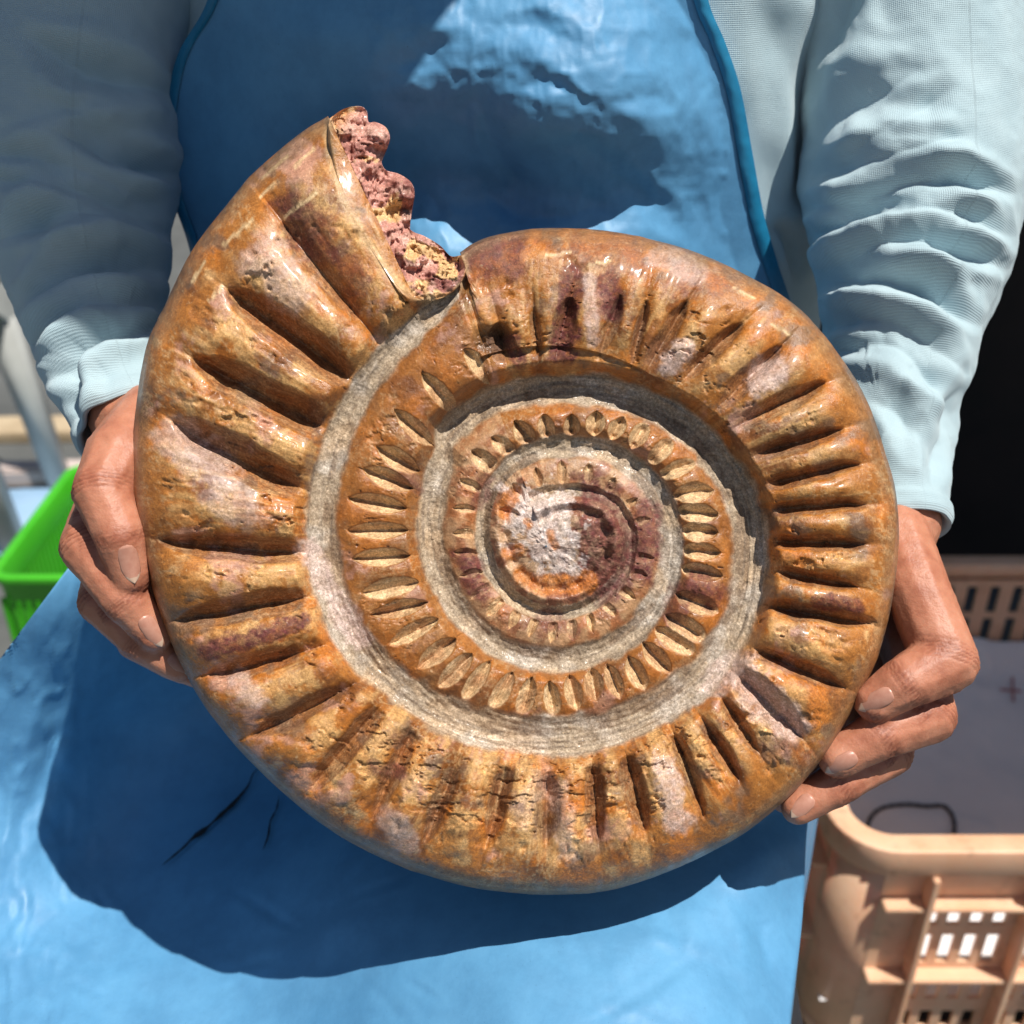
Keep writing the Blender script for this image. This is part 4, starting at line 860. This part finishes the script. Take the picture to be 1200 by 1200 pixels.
mesh_np('sun_hat', hv.reshape(-1, 3), grid_faces(len(hv), na, True), M_STRAW, person, loc=tuple(HC))

# ------------------------------------------------------------------ background: crate with liner, basket, stool, dark wall
def rounded_rect(x0, x1, y0, y1, r, n=8):
    pts = []
    for cx, cy, a0 in ((x1 - r, y1 - r, 0), (x0 + r, y1 - r, 90), (x0 + r, y0 + r, 180), (x1 - r, y0 + r, 270)):
        for k in range(n + 1):
            a = math.radians(a0 + 90 * k / n); pts.append((cx + r * math.cos(a), cy + r * math.sin(a)))
    return pts
def ring_band(name, rects, mat, parent, loc):
    """loop of profiles: each entry (x0,x1,y0,y1,r,z) gives one closed ring; consecutive rings are joined, last to first"""
    rings = [np.array([(x, y, z) for x, y in rounded_rect(x0, x1, y0, y1, r)]) for x0, x1, y0, y1, r, z in rects]
    V = np.concatenate(rings); n = len(rings[0]); m = len(rings); F = []
    for i in range(m):
        for j in range(n):
            F.append((i * n + j, i * n + (j + 1) % n, ((i + 1) % m) * n + (j + 1) % n, ((i + 1) % m) * n + j))
    o = mesh_np(name, V, F, mat, parent, loc=loc); bev = o.modifiers.new('edge', 'BEVEL'); bev.width = 0.002; bev.segments = 2; bev.limit_method = 'ANGLE'
    return o
def exp(x0, x1, y0, y1, r, d): return (x0 - d, x1 + d, y0 - d, y1 + d, r + d)

X0, X1, Y0, Y1, HT = .284, .90, .675, 1.157, .30
crate = thing('plastic_crate', 'weathered orange plastic crate with slotted walls lined with grey cloth', 'crate', ((X0 + X1) / 2, (Y0 + Y1) / 2, 0))
loc = ((X0 + X1) / 2, (Y0 + Y1) / 2, 0)
B = (X0, X1, Y0, Y1, .055)
ring_band('rim', [(*exp(*B, .0), HT), (*exp(*B, -.022), HT), (*exp(*B, -.024), HT - .012), (*exp(*B, -.012), HT - .014), (*exp(*B, -.010), HT - .028), (*exp(*B, .0), HT - .030)], M_CRATE, crate, loc)
ring_band('base', [(*exp(*B, -.012), .012), (*exp(*B, -.03), .012), (*exp(*B, -.03), .03), (*exp(*B, -.010), .03)], M_CRATE, crate, loc)
def wall_panel(name, p0, p1, inward, slot_rows, first, step, n_pan, per):
    """a slotted wall between two points: bars, rails and ledges joined into one moulded wall"""
    bm = bmesh.new(); p0 = Vector(p0); p1 = Vector(p1); d = (p1 - p0); L = d.length; d.normalize(); a = math.atan2(d.y, d.x); nrm = Vector((-d.y, d.x)) * inward
    def bar(s0, s1, z0, z1, th, out=0.0):
        c = p0 + d * ((s0 + s1) / 2) + nrm * (th / 2 - out); bm_box(bm, (c.x, c.y, (z0 + z1) / 2), (s1 - s0, th, z1 - z0), a)
    zs = [HT - .029] + [z for r in slot_rows for z in r] + [.028]
    for k in range(0, len(zs), 2): bar(0, L, zs[k + 1], zs[k], .004)
    for (zt, zb) in slot_rows:
        s = 0.0
        for k in range(n_pan):
            o = first + k * per; bar(s, o, zb, zt, .004)
            x = o
            for q in range(4):
                x += .012
                w_ = step - .012; bar(x, x + w_, zb, zt, .004); x += w_
            s = x
        bar(s, L, zb, zt, .004)
    o = bm_obj(name, bm, M_CRATE, crate, loc=loc)
    b2 = bmesh.new()
    for z in (.229, .131):
        c = p0 + d * (L / 2) - nrm * .006; bm_box(b2, (c.x, c.y, z), (L, .018, .005), a)
    bm_obj('ledge', b2, M_CRATE, crate, bevel=.001, loc=loc)
    for k in range(n_pan + 1):
        b3 = bmesh.new(); s = first - .006 + k * per
        if s > L: break
        c = p0 + d * s - nrm * .007; bm_box(b3, (c.x, c.y, .15), (.006, .020, .238), a); bm_obj('wall_rib', b3, M_CRATE, crate, bevel=.001, loc=loc)
rowsz = [(.224, .194), (.180, .142), (.114, .088), (.070, .045)]
IN = .012
wall_panel('front_wall', (X0 + .05, Y0 + IN), (X1 - .05, Y0 + IN), 1, rowsz, .045, .021, 5, .094)
wall_panel('side_wall', (X0 + IN, Y1 - .05), (X0 + IN, Y0 + .05), 1, rowsz, .045, .021, 3, .094)
wall_panel('side_wall', (X1 - IN, Y0 + .05), (X1 - IN, Y1 - .05), 1, rowsz, .045, .021, 3, .094)
# back wall with a hand hole
bm = bmesh.new(); yb = Y1 - IN
def bb(x0, x1, z0, z1): bm_box(bm, ((x0 + x1) / 2, yb, (z0 + z1) / 2), (x1 - x0, .004, z1 - z0))
hx0, hx1 = .44, .555
bb(X0 + .05, X1 - .05, .262, HT - .029); bb(X0 + .05, X1 - .05, .03, .150)
bb(X0 + .05, hx0, .150, .262); bb(hx0, hx1, .150, .232)
xs = hx1
for k in range(9):
    bb(xs, xs + .016, .150, .262); bb(xs + .016, xs + .029, .214, .222); xs += .029
bb(xs, X1 - .05, .150, .262)
bm_obj('back_wall', bm, M_CRATE, crate, loc=loc)
for cx, cy, a0 in ((X0 + .055, Y0 + .055, 180), (X1 - .055, Y0 + .055, 270), (X1 - .055, Y1 - .055, 0), (X0 + .055, Y1 - .055, 90)):
    V = []; n = 10
    for z in (.028, HT - .029):
        for rr in (.043, .039):
            for k in range(n + 1):
                a = math.radians(a0 - 8 + 106 * k / n); V.append((cx + rr * math.cos(a), cy + rr * math.sin(a), z))
    m = n + 1; F = []
    for k in range(n):
        F += [(k, k + 1, 2 * m + k + 1, 2 * m + k), (m + k + 1, m + k, 3 * m + k, 3 * m + k + 1), (2 * m + k, 2 * m + k + 1, 3 * m + k + 1, 3 * m + k), (k + 1, k, m + k, m + k + 1)]
    mesh_np('corner_post', np.array(V), F, M_CRATE, crate, loc=loc)
# small red stencil marks on the front wall
b4 = bmesh.new()
for k, (dx, h_) in enumerate(((0, .014), (.006, .010), (.012, .014))): bm_box(b4, (.466 + dx, Y0 + IN - .0014, .133 - .02 + h_ / 2), (.0035, .001, h_))
bm_obj('stencil_mark', b4, M_RED, crate, loc=loc)
# liner cloth inside the crate
nu, nv = 90, 80; gx = np.linspace(X0 + .020, X1 - .020, nu); gy = np.linspace(Y0 + .022, Y1 - .020, nv)
GX, GY = np.meshgrid(gx, gy, indexing='ij')
GZ = mix(.075, .150, sstep(Y0, Y1, GY)) + .010 * fbm(GX * 7, GY * 7, 100, 4) + .006 * np.maximum(1 - np.abs(fbm(GX * 9, GY * 9, 101, 3)) * 4, 0)
edge = np.minimum(np.minimum(GX - gx[0], gx[-1] - GX), np.minimum(gy[-1] - GY, (GY - gy[0]) * 3)); GZ += .035 * np.exp(-(edge / .02) ** 2) * sstep(Y0, Y1, GY)
liner = mesh_np('liner_cloth', np.stack([GX, GY, GZ], -1).reshape(-1, 3), grid_faces(nu, nv), M_LINER, None, loc=(loc[0], loc[1], .06))
tag(liner, 'crumpled grey white cloth lining the inside of the orange crate', 'cloth')
def liner_z(x, y):
    return float(GZ[np.abs(gx - x).argmin(), np.abs(gy - y).argmin()])
def on_liner(px, py):
    z = .10
    for _ in range(6):
        p = W(np.array(float(px)), np.array(float(py)), np.array(ZtoD(py, z))); z = liner_z(p[0], p[1])
    return (p[0], p[1], z + .003)
cp_ = spline([on_liner(x, y) for x, y in ((1020,1002),(1016,982),(1019,962),(1034,949),(1062,945),(1085,947),(1106,947),(1117,962),(1116,984),(1100,1002),(1060,1018))], 90)
Vc, Fc, _ = tube_pts(cp_, 0.0021 + 0.0003 * np.sin(np.arange(90) * 1.7), 8)
tag(mesh_np('cord', Vc.reshape(-1, 3), Fc.tolist(), M_CORD, None, loc=tuple(cp_[40])), 'loop of thin black cord lying on the grey liner cloth', 'cord')
for nm, pts in (('stitch', [(1172,810),(1196,812)]), ('stitch', [(1186,796),(1187,824)])):
    q = spline([on_liner(*p) for p in pts], 8); Vc, Fc, _ = tube_pts(q, .0013, 6)
    o = mesh_np(nm, Vc.reshape(-1, 3), Fc.tolist(), mottled('stitch_red', (.40, .16, .17), (.46, .20, .2), 80, .9), liner, loc=tuple(q[3]))

# green basket
gx0, gx1, gy0, gy1, gh = -.68, -.27, 1.18, 1.50, .25
basket = thing('green_basket', 'bright green plastic basket with slotted sides standing behind the apron', 'basket', ((gx0 + gx1) / 2, (gy0 + gy1) / 2, 0)); gl = ((gx0 + gx1) / 2, (gy0 + gy1) / 2, 0)
GB = (gx0, gx1, gy0, gy1, .03)
ring_band('rim', [(*exp(*GB, .0), gh), (*exp(*GB, -.012), gh), (*exp(*GB, -.014), gh - .042), (*exp(*GB, -.009), gh - .042), (*exp(*GB, -.006), gh - .010), (*exp(*GB, .0), gh - .012)], M_GREEN, basket, gl)
ring_band('base', [(*exp(*GB, -.03), .004), (*exp(*GB, -.06), .004), (*exp(*GB, -.06), .012), (*exp(*GB, -.03), .03)], M_GREEN, basket, gl)
slab_pts = []
for nm, a, b in (('slotted_wall', (gx0 + .012, gy0 + .012), (gx1 - .012, gy0 + .012)), ('slotted_wall', (gx0 + .012, gy0 + .012), (gx0 + .012, gy1 - .012)), ('slotted_wall', (gx1 - .012, gy0 + .012), (gx1 - .012, gy1 - .012)), ('slotted_wall', (gx0 + .012, gy1 - .012), (gx1 - .012, gy1 - .012))):
    bm = bmesh.new(); L = math.hypot(b[0] - a[0], b[1] - a[1]); n = int(L / .0125); an_ = math.atan2(b[1] - a[1], b[0] - a[0])
    for k in range(n + 1):
        t = k / n; bm_box(bm, (a[0] + (b[0] - a[0]) * t, a[1] + (b[1] - a[1]) * t, .118), (.006, .004, .186), an_)
    for z in (.03, .12): bm_box(bm, ((a[0] + b[0]) / 2, (a[1] + b[1]) / 2, z), (L, .0045, .012), an_)
    bm_obj(nm, bm, M_GREEN, basket, loc=gl)
bm = bmesh.new(); bm_box(bm, (gl[0], gl[1], .02), (.34, .25, .006)); bm_obj('floor_panel', bm, M_GREEN, basket, loc=gl)

# white plastic stool behind, standing on the pavement
stool = thing('plastic_stool', 'grey white plastic stool with arched skirt and splayed legs on dark pavement', 'stool', (-1.04, 1.76, 0)); sl = (-1.04, 1.76, 0)
def leg(name, top, bot, w, mat, parent, loc):
    bm = bmesh.new(); bmesh.ops.create_cube(bm, size=1.0)
    for v in bm.verts:
        c = top if v.co.z > 0 else bot; k = w if v.co.z > 0 else w * .72
        v.co = Vector((c[0] + v.co.x * k, c[1] + v.co.y * k, c[2]))
    return bm_obj(name, bm, mat, parent, bevel=.006, loc=loc, smooth=True)
for sx, sy in ((1, 1), (1, -1), (-1, 1), (-1, -1)):
    leg('leg', (-1.04 + sx * .115, 1.76 + sy * .115, .42), (-1.04 + sx * .165, 1.76 + sy * .115, .0), .052, M_WHITEPL, stool, sl)
bm = bmesh.new(); bm_box(bm, (-1.04, 1.76, .435), (.30, .30, .03)); bm_obj('seat', bm, M_WHITEPL, stool, bevel=.01, loc=sl)
for k in range(4):                                      # arched skirts
    a = k * math.pi / 2; V = []; n = 18
    for th in (.148, .142):
        for i in range(n + 1):
            t = -1 + 2 * i / n; V += [(t * .13, th, .42), (t * .13, th, .42 - .03 - .085 * abs(t) ** 2.4)]
    V = np.array(V); V = np.stack([-1.04 + V[:, 0] * math.cos(a) - V[:, 1] * math.sin(a), 1.76 + V[:, 0] * math.sin(a) + V[:, 1] * math.cos(a), V[:, 2]], 1); F = []; m = 2 * (n + 1)
    for i in range(n):
        q = 2 * i; F += [(q, q + 1, q + 3, q + 2), (m + q, m + q + 2, m + q + 3, m + q + 1), (q + 1, m + q + 1, m + q + 3, q + 3)]
    mesh_np('skirt', V, F, M_WHITEPL, stool, loc=sl, smooth=False)
bm = bmesh.new(); bm_box(bm, (-.93, 2.12, .012), (.5, .09, .024), .04); tag(bm_obj('board', bm, M_BOARD, bevel=.003), 'pale wooden board lying on the pavement behind the stool', 'board')
bm = bmesh.new(); bm_box(bm, (-.93, 1.90, .02), (.6, .05, .04), .03); tag(bm_obj('kerb_stone', bm, M_KERB, bevel=.006), 'pinkish kerb stone strip beside the stool legs', 'kerb')
nu = 30; GX, GY = np.meshgrid(np.linspace(-1.15, -.60, nu), np.linspace(1.62, 1.86, nu), indexing='ij'); GZ = .006 + .012 * np.abs(fbm(GX * 12, GY * 12, 3, 3))
tag(mesh_np('blue_sheet', np.stack([GX, GY, GZ], -1).reshape(-1, 3), grid_faces(nu, nu).tolist(), M_TARP), 'pale blue plastic sheet spread on the ground behind the green basket', 'sheet')

# wall painted near-black as shaded interior; unseen tarpaulin added to shade the crate
bm = bmesh.new(); bm_box(bm, (1.70, 1.62, 1.2), (3.1, .06, 2.4)); w_ = bm_obj('shaded_wall', bm, M_DARK); tag(w_, 'wall coloured near black for the deep shade behind the crate', 'wall')
bm = bmesh.new(); bm_box(bm, (2.05, 1.035, 2.25), (2.2, 1.35, .02)); tag(bm_obj('shade_tarp', bm, M_SHADE_TARP), 'unseen dark tarpaulin added overhead to shade the crate', 'shade_tarp')
# low stool under the person
seat = thing('wooden_stool', 'low dark wooden stool under the seated person', 'stool', (0, .74, 0))
bm = bmesh.new(); bm_box(bm, (0, .74, .40), (.36, .30, .03)); bm_obj('seat', bm, M_WOOD, seat, bevel=.004, loc=(0, .74, 0))
for sx in (-1, 1):
    for sy in (-1, 1): leg('leg', (sx * .14, .74 + sy * .11, .385), (sx * .16, .74 + sy * .13, 0), .04, M_WOOD, seat, (0, .74, 0))
